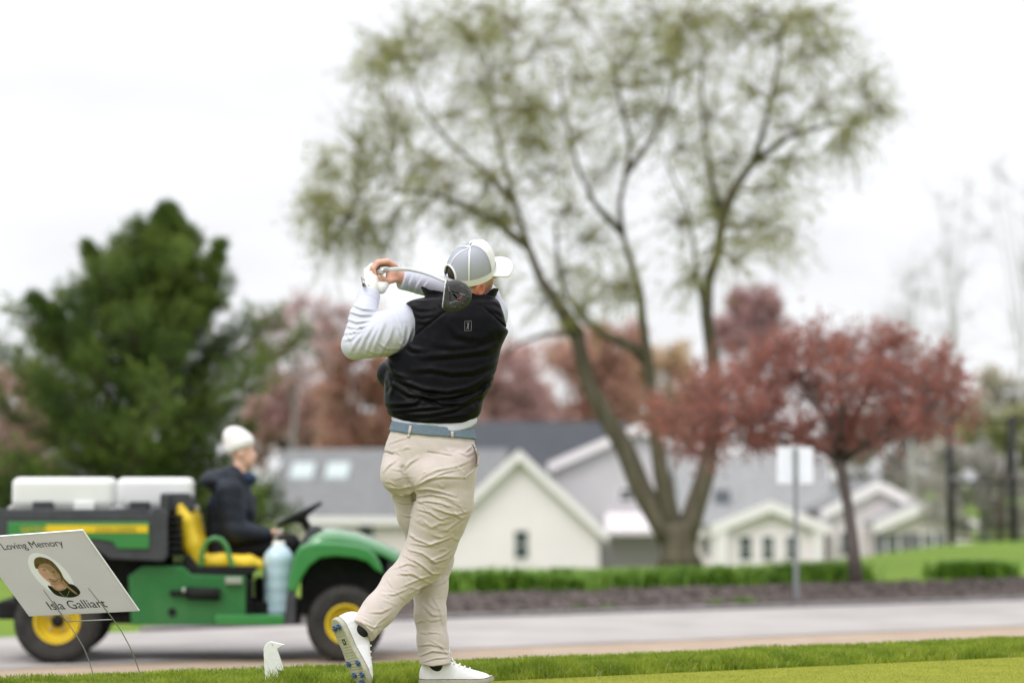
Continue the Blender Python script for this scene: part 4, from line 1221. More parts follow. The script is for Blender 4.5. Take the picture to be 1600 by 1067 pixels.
def seam_field(p, seams, w=0.0035, amp=0.005):
    u, v = proj(p); o = np.zeros(len(p), np.float32)
    for s in seams:
        b = np.full(len(p), 1e9)
        for i in range(len(s) - 1):
            a, c = np.array(s[i]), np.array(s[i+1]); e = c - a
            t = np.clip(((u - a[0]) * e[0] + (v - a[1]) * e[1]) / (e @ e), 0, 1)
            b = np.minimum(b, np.hypot(u - a[0] - t * e[0], v - a[1] - t * e[1]))
        o += amp * np.exp(-(b * 0.00258 / w) ** 2)
    return o
COLC = A(719, 466, 9.83)
col_top = smooth_table([P(x, 460, 9.8).x for x in (650, 660, 664, 672, 690, 715, 745, 760, 771, 780)],
                       [P(x, y, 9.75).z for x, y in ((650, 447), (660, 445), (664, 447), (672, 452), (690, 455), (715, 461), (745, 463), (760, 459), (771, 449), (780, 448))], 160, 2)
def collar_field(p):
    q = p - COLC
    t = q[:, 2]
    a = 0.134 - 0.02 * np.clip(-t / 0.05, -1, 1); bb = 0.100 - 0.0 * t
    r = np.sqrt((q[:, 0] / a) ** 2 + (q[:, 1] / bb) ** 2)
    d = np.abs((r - 1) * 0.10) - 0.006
    d = smax(d, p[:, 2] - lookup(col_top, p[:, 0]), 0.004)
    d = np.maximum(d, -(t + 0.07))
    front = (q[:, 1] - 0.03) * 0.9 - np.abs(q[:, 0] + 0.01) * 0.35                 # open at the throat
    return smax(d, front - 0.01, 0.004)
def vest_field(p):
    d = vest_body(p)
    bul = ellipsoid(p, A(612, 584, 9.86), (0.063, 0.07, 0.058))
    d = smin(d, bul, 0.02)
    cutL = (lookup(armL, p[:, 2]) - p[:, 0]); cutR = (p[:, 0] - lookup(armR, p[:, 2]))
    d = smax(d, cutL, 0.006); d = smax(d, cutR, 0.006)
    d = smax(d, lookup(vhem_x, p[:, 0]) - p[:, 2], 0.008)
    neck = cone(p, A(717, 480, 9.84), A(730, 430, 9.83), 0.085, 0.10)
    d = smax(d, -neck, 0.006)
    d = smin(d, collar_field(p), 0.010)
    near = p[:, 1] < 9.9
    d = d - np.where(near, fold_field(p, V_FOLDS), 0.003 * fbm(p, 40, 5)) + np.where(near, seam_field(p, V_SEAMS), 0) - 0.0012 * fbm(p, 60, 7)
    # welt along the hem
    t = p[:, 2] - lookup(vhem_x, p[:, 0])
    d = d + 0.002 * np.exp(-((t - 0.022) / 0.003) ** 2)
    return d.astype(np.float32)
vest = gpart('vest', (-0.60, 9.60, 1.00), (0.05, 10.04, 1.68), 0.0036, vest_field, M_VEST)

def on_surface(fn, px, py, y0, y1=None, step=0.002):
    """first point of a field along the sight line through a photo pixel"""
    ys = np.arange(y0, (y1 or y0 + 0.5), step)
    pts = np.array([P(px, py, y) for y in ys], np.float32)
    d = fn(pts)
    i = np.argmax(d < 0)
    return Vector(pts[max(i, 0)])

def strip_on(fn, pts, w, y0, lift=0.0015, name='strip', m=None, parent=None, t=0.002):
    """thin raised strip that follows a photo polyline over a modelled surface"""
    b = MB()
    P3 = []
    pts = [Vector(q) for q in pts]
    L = [0]
    for i in range(len(pts) - 1): L.append(L[-1] + (pts[i+1] - pts[i]).length)
    n = max(2, int(L[-1] / 2.5) + 1)
    for k in range(n):
        s = L[-1] * k / (n - 1)
        i = max(j for j in range(len(pts) - 1) if L[j] <= s + 1e-6)
        q = pts[i].lerp(pts[i+1], (s - L[i]) / max(L[i+1] - L[i], 1e-6))
        e = (pts[i+1] - pts[i]).normalized()
        nrm = Vector((-e.y, e.x))
        a = on_surface(fn, *(q + nrm * w / 2), y0); c = on_surface(fn, *(q - nrm * w / 2), y0)
        back = Vector((0, -1, 0.0))
        P3.append((a + back * lift, c + back * lift, a + back * (lift + t), c + back * (lift + t)))
    vs, fs = [], []
    for a, c, a2, c2 in P3: vs += [a, c, a2, c2]
    for k in range(n - 1):
        o = 4 * k
        fs += [(o+2, o+3, o+7, o+6), (o, o+2, o+6, o+4), (o+3, o+1, o+5, o+7)]
    fs += [(0, 1, 3, 2), (4*n-4, 4*n-2, 4*n-1, 4*n-3)]
    b.add(vs, fs, True)
    o = b.build(name, m)
    if parent is not None: gchild(o, parent)
    return o

# emblem on the vest: an upright rounded frame with a small swinging figure
eb = MB()
M_THREAD.node_tree.nodes['Principled BSDF'].inputs['Base Color'].default_value = (0.11, 0.11, 0.12, 1)
def emb(pts, w):
    o = strip_on(vest_field, pts, w, 9.60, 0.0024, 'tmp', None, None, 0.0012)
    eb.add([v.co.copy() for v in o.data.vertices], [tuple(q.vertices) for q in o.data.polygons])
    me = o.data; bpy.data.objects.remove(o); bpy.data.meshes.remove(me)
ex, ey = 731.2, 509.2
emb([(ex-5.2, ey-7.2), (ex+5.2, ey-7.8)], 0.8); emb([(ex+5.2, ey-7.8), (ex+5.4, ey+7.4)], 0.8)
emb([(ex+5.4, ey+7.4), (ex-5.0, ey+7.8)], 0.8); emb([(ex-5.0, ey+7.8), (ex-5.2, ey-7.2)], 0.8)
emb([(ex+0.4, ey-4.8), (ex+1.6, ey-3.6)], 2.2); emb([(ex+0.8, ey-2.8), (ex-0.2, ey+1.2)], 2.2)
emb([(ex-0.2, ey+1.0), (ex+1.2, ey+3.2), (ex+0.6, ey+5.6)], 1.4); emb([(ex-0.4, ey+1.0), (ex-2.0, ey+5.4)], 1.3)
emb([(ex+0.6, ey-2.4), (ex-2.2, ey-4.0)], 1.0); emb([(ex-2.2, ey-4.0), (ex+1.8, ey-5.8)], 0.7)
gchild(eb.build('emblem', M_THREAD), vest)

# ---- trousers
pelvis = row_loft([(655, 616, 738), (668, 612, 738), (672, 611, 738.5), (685, 606, 741), (700, 601.5, 743), (715, 598, 744.5), (730, 596, 745), (745, 599, 744), (758, 604, 742), (772, 616, 738)],
                  ((640, 780), (9.80, 9.79)), ((655, 680, 700, 740, 775), (0.122, 0.124, 0.132, 0.135, 0.10)), 2.2)
RL = [A(700, 738, 9.745), A(693, 785, 9.755), A(684, 815, 9.775), A(674, 850, 9.795), A(662, 874, 9.80), A(626, 912, 9.77), A(592, 953, 9.71), A(560, 991, 9.65)]
RR = [0.114, 0.114, 0.106, 0.095, 0.087, 0.068, 0.062, 0.060]
LL = [A(638, 740, 9.85), A(656, 800, 9.90), A(668, 840, 9.95), A(677, 872, 9.97), A(672, 920, 9.95), A(672.5, 960, 9.92), A(676, 1000, 9.905), A(682, 1050, 9.895)]
LR = [0.095, 0.090, 0.082, 0.079, 0.067, 0.061, 0.059, 0.066]
_rd = RL[7] - RL[6]; _rd /= np.linalg.norm(_rd)
R_CUT = (A(563.5, 987.5, 9.67)); _rn = _rd + np.array((0.10, 0, 0.10)); _rn /= np.linalg.norm(_rn)
def zT(pts): return [(580 + x / 4.85, 640 + y / 4.85) for x, y in pts]
def zU(pts): return [(500 + x / 2.5, 640 + y / 2.5) for x, y in pts]
T_FOLDS = [(zT(q), a, w) for q, a, w in [
    ([(330,580),(420,530),(540,505),(700,512)], .007, .010), ([(340,610),(430,600),(530,620),(640,655)], .008, .009),
    ([(335,660),(450,640),(560,660),(660,700)], .007, .009), ([(330,700),(420,690),(520,705),(600,735)], .006, .009),
    ([(345,750),(440,775),(520,825),(580,840)], .006, .009), ([(470,740),(560,775),(640,795),(740,770)], .007, .009),
    ([(330,570),(400,500),(500,455),(640,430),(760,380)], .005, .012), ([(330,590),(440,520),(560,470),(700,440)], .005, .010),
    ([(250,450),(290,400),(360,360)], .005, .012), ([(90,470),(130,420),(190,380)], .005, .011), ([(110,300),(160,320),(220,300)], .003, .010),
    ([(120,260),(200,230),(300,200)], .0025, .010), ([(130,590),(220,600),(310,580)], .007, .010),
    ([(195,640),(250,660),(325,650)], .006, .008), ([(205,700),(260,712),(325,700)], .006, .008), ([(240,800),(280,806),(312,804)], .005, .007),
    ([(560,920),(640,860),(720,800)], .005, .010), ([(440,900),(520,860),(600,850)], .004, .012), ([(330,830),(430,880),(520,900)], .003, .014),
    ([(290,940),(340,980),(420,1010),(500,1040)], .006, .009), ([(430,1030),(520,1000),(620,960)], .006, .009),
    ([(700,480),(650,430),(620,380)], .003, .012), ([(700,330),(760,280),(775,240)], .004, .008), ([(480,650),(600,690),(700,740)], .004, .010)]]
T_FOLDS += [(zU(q), a, w) for q, a, w in [
    ([(345,545),(400,560),(450,595),(500,580)], .008, .009), ([(330,570),(390,600),(440,640),(470,640)], .007, .009), ([(430,590),(480,570),(515,545)], .007, .009),
    ([(350,520),(420,530),(500,500)], .005, .010), ([(300,640),(360,640),(420,670)], .006, .010), ([(320,690),(390,660),(460,640)], .006, .009),
    ([(290,620),(340,600),(380,610)], .005, .009), ([(350,720),(400,690),(470,660)], .006, .009), ([(240,720),(290,720),(340,700)], .004, .010),
    ([(190,790),(240,790),(280,770)], .0045, .010), ([(170,830),(210,850),(240,840)], .005, .008), ([(200,870),(230,830),(270,800)], .004, .008),
    ([(455,690),(490,670),(500,650)], .005, .008), ([(400,760),(440,800),(480,800)], .004, .012), ([(440,730),(470,780),(485,860)], .003, .010),
    ([(385,920),(430,915),(495,930)], .005, .008), ([(390,960),(440,940),(510,950)], .007, .008), ([(400,985),(450,970),(510,965)], .005, .007), ([(430,900),(470,920),(505,960)], .004, .008)]]
T_FOLDS = [(q, a * 0.9, w * 0.52) for q, a, w in T_FOLDS]
_fr = np.random.RandomState(14)
def small_folds(path, n, half, amp, seed):
    """short irregular creases lying across a limb drawn as a photo polyline"""
    r_ = np.random.RandomState(seed); out = []
    path = np.array(path, float)
    for _ in range(n):
        u = r_.uniform(0, len(path) - 1); i = min(int(u), len(path) - 2); f = u - i
        c = path[i] * (1 - f) + path[i+1] * f; d = path[i+1] - path[i]; d /= np.hypot(*d)
        nn_ = np.array((-d[1], d[0])); nn_ = nn_ if nn_[0] > 0 else -nn_
        a_ = r_.uniform(-.55, .55); e_ = nn_ * math.cos(a_) + d * math.sin(a_)
        L = r_.uniform(9, 24); c = c + nn_ * r_.uniform(-half, half)
        bow = d * r_.uniform(-3.5, 3.5)
        out.append(([tuple(c - e_ * L / 2), tuple(c + bow), tuple(c + e_ * L / 2)], amp * r_.uniform(.5, 1.2), r_.uniform(.0036, .0062)))
    return out
T_FOLDS += small_folds([(700, 700), (693, 785), (684, 815), (672, 850), (660, 876)], 34, 36, .0030, 1)
T_FOLDS += small_folds([(655, 882), (626, 912), (592, 953), (570, 980)], 20, 20, .0026, 2)
T_FOLDS += small_folds([(674, 900), (672, 960), (678, 1030)], 16, 18, .0026, 3)
T_FOLDS += small_folds([(625, 700), (622, 760)], 8, 18, .0028, 4)
T_CREASE = [zT([(240,440),(250,490),(268,530),(300,580),(322,620),(330,680)])]
T_POCKET = [zT([(430,322),(520,335),(605,352)]), zT([(98,320),(165,338)])]
def trouser_field(p):
    d = pelvis(p)
    d = smin(d, ellipsoid(p, A(683, 745, 9.70), (0.115, 0.085, 0.085)), 0.03)
    d = smin(d, ellipsoid(p, A(619, 742, 9.735), (0.062, 0.075, 0.075)), 0.025)
    r = limb(p, RL, RR, 0.03)
    cr = (p - R_CUT) @ _rn
    far_from_left = np.linalg.norm(p - R_CUT, axis=1) < 0.16
    r = np.where(far_from_left, smax(r, cr, 0.004), r)
    l = limb(p, LL, LR, 0.03)
    zc = P(680, 1039, 9.9).z
    l = smax(l, zc - p[:, 2] + 0.12 * np.abs(p[:, 0] - LL[6][0]), 0.004)
    d = smin(smin(d, l, 0.03), r, 0.012)
    bag = ellipsoid(p, A(733, 722, 9.77), (0.036, 0.05, 0.065))
    d = smin(d, bag, 0.012)
    near = p[:, 1] < 9.98
    d = d - np.where(near, fold_field(p, T_FOLDS), 0.002 * fbm(p, 40, 9)) + np.where(near, seam_field(p, T_CREASE, 0.010, 0.010) + seam_field(p, T_POCKET, 0.0028, 0.006), 0)
    d = d - 0.0014 * fbm(p, 55, 11) - 0.0008 * fbm(p, 130, 12)
    # hem bands
    d = d + 0.0016 * np.exp(-((cr + 0.030) / 0.003) ** 2) * far_from_left
    # waistband seam and open top
    wz = smooth_wz(p)
    d = smax(d, p[:, 2] - wz, 0.003)
    d = d + 0.0018 * np.exp(-((p[:, 2] - wz + 0.012) / 0.003) ** 2)
    return d.astype(np.float32)
wz_tab = smooth_table([P(x, 680, 9.7).x for x in (595, 611, 640, 680, 715, 738, 760)],
                      [P(x, y, 9.7).z for x, y in ((595, 668), (611, 672), (640, 677), (680, 680.5), (715, 683), (738, 685), (760, 686))], 120, 3)
def smooth_wz(p): return lookup(wz_tab, p[:, 0])
trousers = gpart('trousers', (-0.70, 9.52, 0.06), (0.02, 10.10, 1.09), 0.0032, trouser_field, M_CHINO)

def belt_field(p):
    d = np.abs(pelvis(p) - 0.0005) - 0.006
    wz = smooth_wz(p)
    t = p[:, 2] - wz
    tilt = 0.019
    d = smax(d, t - 0.040, 0.002); d = smax(d, -t - 0.002, 0.002)
    return d.astype(np.float32)
belt_o = gpart('belt', (-0.62, 9.60, 0.95), (0.0, 10.0, 1.10), 0.0035, belt_field, M_BELT)
for pts in ([(641.5, 665), (640.5, 672), (638, 683)], [(706.5, 674), (707, 684)]):
    strip_on(lambda q: np.minimum(belt_field(q), trouser_field(q)), pts, 4.2, 9.60, 0.0, 'belt_loop', M_CHINO, trousers, 0.004)

# side pocket mouth: a curved welt standing off the hip
strip_on(trouser_field, [(738, 692), (743, 701), (747.5, 713), (747, 724), (740, 735), (730, 743), (726, 747)], 3.0, 9.60, 0.0, 'pocket_welt', M_CHINO, trousers, 0.004)

# ---- cap
CAPO = HEAD + RH @ np.array((-0.004, 0, 0.004), np.float32)
def capP(v): return Vector(CAPO + RH @ np.asarray(v, np.float32))
CR_A, CR_B, CR_H = 0.107, 0.094, 0.126
def crown_pt(az, t, out=0.0):
    """az from the front, t 0 at the rim to 1 at the button"""
    e = t * math.pi / 2
    s = math.cos(e) ** 0.72; z = math.sin(e) ** 0.95
    front = max(0.0, math.cos(az)) ** 1.5
    x = (CR_A + out) * s * math.cos(az); y = (CR_B + out) * s * math.sin(az)
    zz = (CR_H + out) * z * (1 + 0.10 * front * (1 - t) * 1.6) + 0.004 * front - 0.016 + 0.012 * math.cos(az)
    return (x + 0.006 * front * z, y, zz)
NA, NT = 96, 22
def in_hole(az, t):
    d = abs(abs(az) - math.pi)
    e = t * math.pi / 2
    return (d * 0.10 / 0.050) ** 2 + ((e * 0.14 - 0.026) / 0.056) ** 2 < 1 and e * 0.14 > 0.026
def dome(name, a0, a1, m, parent, out, hole=False):
    vs, fs = [], []
    n = max(6, int(NA * (a1 - a0) / (2 * math.pi)))
    nt = 44 if hole else NT
    n = n * 3 if hole else n
    for shell in (0.0, -0.0025):
        for j in range(nt + 1):
            for i in range(n + 1):
                az = a0 + (a1 - a0) * i / n
                az2 = (az + math.pi) % (2 * math.pi) - math.pi
                vs.append(capP(crown_pt(az2, min(j / nt, 0.995), out + shell)))
    S = (nt + 1) * (n + 1)
    for j in range(nt):
        for i in range(n):
            az = a0 + (a1 - a0) * (i + .5) / n
            az2 = (az + math.pi) % (2 * math.pi) - math.pi
            if hole and in_hole(az2, (j + .5) / nt): continue
            q = (j*(n+1)+i, j*(n+1)+i+1, (j+1)*(n+1)+i+1, (j+1)*(n+1)+i)
            fs.append(q); fs.append(tuple(S + k for k in reversed(q)))
    b = MB(); b.add(vs, fs, True)
    return b.build(name, m, None)
cap = empty('cap', (0, 0, 0))
cap.parent = golfer; cap.matrix_parent_inverse = Matrix.Translation(-golfer_at)
R60 = math.radians(60)
for a0, a1, m, hl in ((-R60, 0, M_CAPW, 0), (0, R60, M_CAPW, 0), (R60, 2*R60, M_CAPM, 0), (2*R60, 3*R60, M_CAPM, 1), (-2*R60, -R60, M_CAPM, 0), (-3*R60, -2*R60, M_CAPM, 1)):
    o = dome('cap_panel', a0, a1, m, cap, 0.0, bool(hl)); o.parent = cap
b = MB()                                            # seam tapes between panels
for k in range(6):
    az = -math.pi + k * R60
    for j in range(20):
        pass
    L_, R_ = [], []
    w = 0.0031
    t0 = 0.40 if abs(az) > 3.1 else 0.0
    for j in range(21):
        t = t0 + (0.99 - t0) * j / 20
        c = np.array(crown_pt(az, t, 0.0016)); e = max(0.02, math.cos(t * math.pi / 2) ** 0.72)
        da = min(w / (0.1 * e), 0.6)
        L_.append(capP(crown_pt(az - da, t, 0.0022))); R_.append(capP(crown_pt(az + da, t, 0.0022)))
    vs = []
    for l, r in zip(L_, R_): vs += [l, r]
    b.add(vs, [(2*j, 2*j+1, 2*j+3, 2*j+2) for j in range(20)], True)
o = b.build('seam_tape', M_CAPW); o.parent = cap
b = MB()                                            # sweat band edge round the rim
ring_o, ring_i = [], []
for i in range(73):
    az = -math.pi + 2 * math.pi * i / 72
    lo = np.array(crown_pt(az, 0.0, 0.0026)); hi = np.array(crown_pt(az, 0.11, 0.0024))
    lo[2] -= 0.003
    ring_o += [capP(lo), capP(hi)]
b.add(ring_o, [(2*i, 2*i+2, 2*i+3, 2*i+1) for i in range(72)], True)
o = b.build('rim_band', M_CAPW); o.parent = cap
b = MB()                                            # edge binding of the rear opening
pts = []
for i in range(25):
    a = math.pi * i / 24
    dx = math.cos(a) * 0.050 / 0.10
    ez = 0.026 + 0.056 * math.sin(a)
    az = math.pi - dx
    az2 = (az + math.pi) % (2 * math.pi) - math.pi
    pts.append(capP(crown_pt(az2, ez / 0.14 / (math.pi / 2), 0.001)))
b.tube(pts, 0.0042, 8)
o = b.build('opening_binding', M_CAPW); o.parent = cap
b = MB(); bc = crown_pt(0, 0.992, 0.0)
b.lathe([(0.0, 0.006), (0.004, 0.0055), (0.007, 0.003), (0.008, 0.0)], Matrix.Translation(capP((0.0, 0, CR_H - 0.020))) @ Matrix([[*RH[0], 0], [*RH[1], 0], [*RH[2], 0], [0, 0, 0, 1]]), 12)
o = b.build('cap_button', M_CAPW); o.parent = cap
# brim: curved sheet with thickness
vs, fs = [], []
NB, NR = 28, 10
for sh in (0, 1):
    for j in range(NR + 1):
        for i in range(NB + 1):
            a = math.radians(-62 + 124 * i / NB)
            s = j / NR
            rx = 0.106 + s * 0.078 * (math.cos(a * 0.80) ** 0.45); ry = 0.092 + s * 0.010
            x = 0.106 * math.cos(a) * (1 - s) + (rx) * s * (math.cos(a) ** 0.42) if s > 0 else 0.106 * math.cos(a)
            y = ry * math.sin(a) * (1 + 0.06 * s)
            z = 0.010 - 2.8 * y * y * (0.6 + 0.4 * s) - 0.002 * s + (0.0 if sh == 0 else -0.004)
            vs.append(capP((x, y, z)))
S = (NR + 1) * (NB + 1)
for j in range(NR):
    for i in range(NB):
        q = (j*(NB+1)+i, (j+1)*(NB+1)+i, (j+1)*(NB+1)+i+1, j*(NB+1)+i+1)
        fs.append(q); fs.append(tuple(S + k for k in reversed(q)))
for i in range(NB):
    q = NR*(NB+1)+i; fs.append((q, S+q, S+q+1, q+1))
for j in range(NR):
    q = j*(NB+1); fs.append((q, S+q, S+q+NB+1, q+NB+1)); q += NB; fs.append((q+NB+1, S+q+NB+1, S+q, q))
b = MB(); b.add(vs, fs, True)
o = b.build('brim', M_CAPW); o.parent = cap

# white tip of a glasses arm behind the ear
b = MB()
b.tube([Vector(HEAD + RH @ np.array(q)) for q in ((-0.022, -0.086, -0.006), (0.0, -0.084, 0.0), (0.04, -0.078, 0.0), (0.09, -0.062, -0.004))], [0.004, 0.005, 0.003, 0.002], 8)
gl = b.build('glasses_arm', M_LACE); adopt(gl, golfer)

# ---- glove
_gw = A(580, 450, 9.89) - A(577, 464, 9.862); _gw /= np.linalg.norm(_gw)
def glove_field(p):
    d = hand_field(p, LHAND, 0.008) - 0.001
    d = smax(d, -((p - A(577.5, 461.5, 9.865)) @ _gw), 0.003)
    d = d - 0.0012 * fbm(p, 160, 15)
    return d.astype(np.float32)
glove = gpart('glove', A(566, 468, 9.80) - 0.05, A(610, 405, 10.10) + 0.04, 0.0032, glove_field, M_GLOVE)
for pts, w in (([(565, 434), (567, 447), (574, 452), (582, 456)], 1.0), ([(566, 447), (569, 441), (572, 450)], 1.0), ([(566, 435), (576, 446), (584, 456)], 0.7)):
    strip_on(glove_field, pts, w, 9.78, 0.0003, 'glove_trim', M_BLACK, glove, 0.0008)

# ---- shoes, modelled once along +x (toe) and placed twice
def shoe_outline(t):
    """half widths (inner, outer) of the sole at t 0 heel .. 1 toe"""
    w = np.interp(t, [0, .03, .10, .25, .42, .60, .75, .88, .96, 1.0], [.010, .024, .034, .036, .034, .043, .048, .040, .024, .004])
    return w
SHL = 0.305
_wt = smooth_table(np.linspace(0, 1, 41), shoe_outline(np.linspace(0, 1, 41)), 200, 4)
_ht = smooth_table([0, .04, .12, .25, .36, .48, .62, .78, .92, 1.0], [.060, .085, .098, .094, .098, .086, .066, .052, .040, .022], 200, 4)
def shoe_local(p, M):
    q = (p - np.array(M.translation, np.float32)) @ np.array(M.to_3x3(), np.float32)
    return q
def upper_local(q, dz=0.0):
    t = q[:, 0] / SHL
    w = lookup(_wt, np.clip(t, 0, 1)); h = lookup(_ht, np.clip(t, 0, 1))
    end = np.maximum(-q[:, 0], q[:, 0] - SHL)
    z = np.clip((q[:, 2] - 0.012) / np.maximum(h - 0.012, 0.01), 0, 2)
    ww = np.maximum(w * (1 - 0.42 * z ** 2.2), 0.004) - 0.002
    d = np.abs(q[:, 1] - 0.003) - ww
    d = smax(d, q[:, 2] - h, 0.022)
    d = np.maximum(d, 0.012 - q[:, 2]); d = smax(d, end, 0.012)
    op = limb(q, [np.array((0.066, 0, 0.135 + dz)), np.array((0.072, 0, 0.096 + dz))], [0.040, 0.030])      # collar opening
    d = smax(d, -op, 0.006)
    # stitched panels
    for a, bq in (((0.12, .0), (0.155, .07)), ((0.215, 0.0), (0.225, .06)), ((0.045, .02), (0.06, .09))):
        s = np.abs((q[:, 0] - a[0]) - (bq[0] - a[0]) * (q[:, 2] - a[1]) / max(bq[1] - a[1], .01))
        d = d + 0.0012 * np.exp(-(s / 0.0022) ** 2)
    return d
def sole_local(q, z0=0.0, z1=0.024, grow=0.002):
    t = q[:, 0] / SHL
    w = lookup(_wt, np.clip(t, 0, 1)) + grow
    end = np.maximum(-q[:, 0] - grow, q[:, 0] - SHL - grow)
    d = smax(np.abs(q[:, 1] - 0.003) - w, end, 0.008)
    lift = 0.010 * np.clip((t - 0.75) / 0.25, 0, 1) ** 2
    d = smax(d, np.maximum(z0 + lift - q[:, 2], q[:, 2] - z1 - lift), 0.004)
    # tread grooves
    g = 0.0022 * np.exp(-((q[:, 0] * 100 % 1.2 - 0.6) / 0.16) ** 2) * (np.abs(q[:, 1]) < w * 0.72) * (q[:, 2] < z0 + 0.007) * (t > .22) * (t < .92)
    return d + g

def make_shoe(M, label, mirror=1, tall=1.0):
    root = empty('shoe')
    root.parent = golfer; root.matrix_parent_inverse = Matrix.Translation(-golfer_at)
    root['label'] = label
    h = 0.0034
    S = Matrix.Diagonal((1, mirror, 1, 1))
    for nm, fn, m in (('upper', lambda q: upper_local(q, 0.016 if tall > 1 else 0.0), M_SHOE), ('sole', sole_local, M_SOLE),
                      ('midsole_line', lambda q: sole_local(q, 0.0205, 0.0235, 0.0032), M_BLACK)):
        me = sdf_mesh(nm, (-0.02, -0.07, -0.01), (0.33, 0.07, 0.12), h if nm != 'midsole_line' else 0.002, lambda p: fn(p).astype(np.float32), 1)
        o = new_obj(nm, me, m); o.parent = root; o.matrix_parent_inverse = M @ S @ (Matrix.Diagonal((1, 1, tall, 1)) if nm == 'upper' else Matrix.Identity(4))
        if nm == 'sole': sole_o = o
    for (x, y) in ((0.035, -0.014), (0.038, 0.016), (0.195, -0.030), (0.190, 0.030), (0.245, -0.022), (0.240, 0.026), (0.275, 0.002)):
        b = MB()
        b.lathe([(0.0, -0.010), (0.004, -0.010), (0.006, -0.004), (0.012, -0.002), (0.012, 0.003)], Matrix.Translation((x, y, 0)), 16)
        for k in range(7):
            a = 2 * math.pi * k / 7
            b.tube([(x + .007 * math.cos(a), y + .007 * math.sin(a), 0), (x + .0135 * math.cos(a), y + .0135 * math.sin(a), -0.009)], [0.0032, 0.0014], 6)
        o = b.build('cleat', M_CLEAT); o.parent = sole_o
    b = MB(); b.box((0.088, -0.010, -0.0012), (0.110, 0.008, 0.002)); o = b.build('sole_mark', M_BLACK); o.parent = sole_o
    b = MB(); b.box((0.092, -0.006, -0.0020), (0.095, 0.004, -0.0008)); b.box((0.092, -0.006, -0.0020), (0.106, -0.003, -0.0008)); b.box((0.099, -0.004, -0.0020), (0.102, 0.003, -0.0008))
    o = b.build('sole_mark_letter', M_SOLE); o.parent = sole_o
    b = MB()                                       # laces
    for i in range(5):
        x = 0.118 + 0.021 * i; z = float(lookup(_ht, x / SHL)) - 0.001
        b.tube([(x, -0.022, z - 0.006), (x + 0.006, -0.008, z + 0.003), (x + 0.008, 0.008, z + 0.003), (x, 0.022, z - 0.006)], 0.0024, 6)
    for s in (-1, 1):
        b.tube([(0.122, 0, 0.097), (0.128, 0.010 * s, 0.122), (0.122, 0.020 * s, 0.146), (0.116, 0.028 * s, 0.150), (0.118, 0.026 * s, 0.128), (0.120, 0.010 * s, 0.104), (0.122, 0.0, 0.097)], 0.0017, 6)
        b.tube([(0.118, 0, 0.099), (0.130, 0.020 * s, 0.108), (0.136, 0.036 * s, 0.094)], 0.0018, 6)
    o = b.build('lace', M_LACE); o.parent = root; o.matrix_parent_inverse = M @ S @ Matrix.Diagonal((1, 1, tall, 1))
    return root

make_shoe(L_SHOE, 'planted white golf shoe, toe pointing right')
make_shoe(R_SHOE, 'white golf shoe raised on its toe with the cleated sole showing', 1, 1.32)
for a, f, kn in ((R_AN, R_FOOT, R_KN), (L_AN, L_FOOT, L_KN)):
    gpart('sock', np.minimum(a, f) - 0.18, np.maximum(a, f) + 0.18, 0.005, lambda p, a=a, f=f, kn=kn: limb(p, [f, a, a + (kn - a) * 0.3], [0.026, 0.027, 0.030]), M_BLACK)

# ---- golf club
M_STEEL = mat('shaft_steel', (0.62, 0.62, 0.62), 0.28, 0.5, metal=0.85, vary=0.05, vscale=40)
M_GRIP = mat('grip_rubber', (0.05, 0.05, 0.05), 0.8)
M_HEADK = mat('driver_carbon', (0.035, 0.035, 0.038), 0.5, 0.3, vary=0.35, vscale=120)
M_FACE = mat('driver_face', (0.55, 0.55, 0.56), 0.3, 0.5, metal=0.6)
M_LINE = mat('driver_print', (0.20, 0.20, 0.21), 0.5)
M_RED = mat('driver_red', (0.16, 0.035, 0.045), 0.4)
club = empty('golf_club', P(594, 425, 9.92))
tag(club, 'golf driver swung over the golfer\'s shoulder with its dark head behind his neck', 'golf club')
def cpart(b, nm, m):
    o = b.build(nm, m); o.parent = club; o.matrix_parent_inverse = Matrix.Translation(-Vector(club.location)); return o
b = MB(); b.tube([P(584, 429, 10.10), P(588, 427, 10.0), P(593, 424.6, 9.90)], [0.0135, 0.0125, 0.0115], 14); cpart(b, 'grip', M_GRIP)
b = MB(); b.tube([P(592.5, 425, 9.905), P(599, 423.2, 9.88), P(601, 422.8, 9.875)], [0.0118, 0.0115, 0.010], 14); cpart(b, 'ferrule_ring', M_FACE)
b = MB()
b.tube([P(600, 423, 9.88), P(612, 420.8, 9.82), P(626, 420.2, 9.74), P(642, 421.5, 9.65), P(660, 425.5, 9.55), P(676, 431, 9.45), P(690, 437, 9.35), P(698, 441, 9.28)],
       [0.0088, 0.0086, 0.0084, 0.0080, 0.0074, 0.0068, 0.0062, 0.0060], 12)
cpart(b, 'shaft', M_STEEL)
HC = A(712, 463, 9.24)
def chead(p):
    q = p - HC
    d = ellipsoid(p, HC + np.array((-0.004, 0, 0.004)), (0.066, 0.040, 0.058))
    d = smin(d, ellipsoid(p, HC + np.array((-0.018, 0.0, -0.004)), (0.050, 0.040, 0.056)), 0.01)
    d = smax(d, -(q[:, 0] + 0.046 - 0.12 * q[:, 2]), 0.006)          # face side
    d = smax(d, -(q[:, 1] + 0.027), 0.010)                            # flat sole toward the camera
    d = smin(d, cone(p, A(697, 440, 9.285), A(700, 449, 9.255), 0.009, 0.012), 0.008)
    return d.astype(np.float32)
me = sdf_mesh('club_head', HC - 0.09, HC + 0.09, 0.0032, chead, 1); o = new_obj('club_head', me, M_HEADK); o.parent = club; o.matrix_parent_inverse = Matrix.Translation(-Vector(club.location))
def cface(p):
    q = p - HC
    d = chead(p) - 0.0015
    s = q[:, 0] + 0.046 - 0.12 * q[:, 2]
    return np.maximum(d, np.abs(s + 0.001) - 0.0045).astype(np.float32)
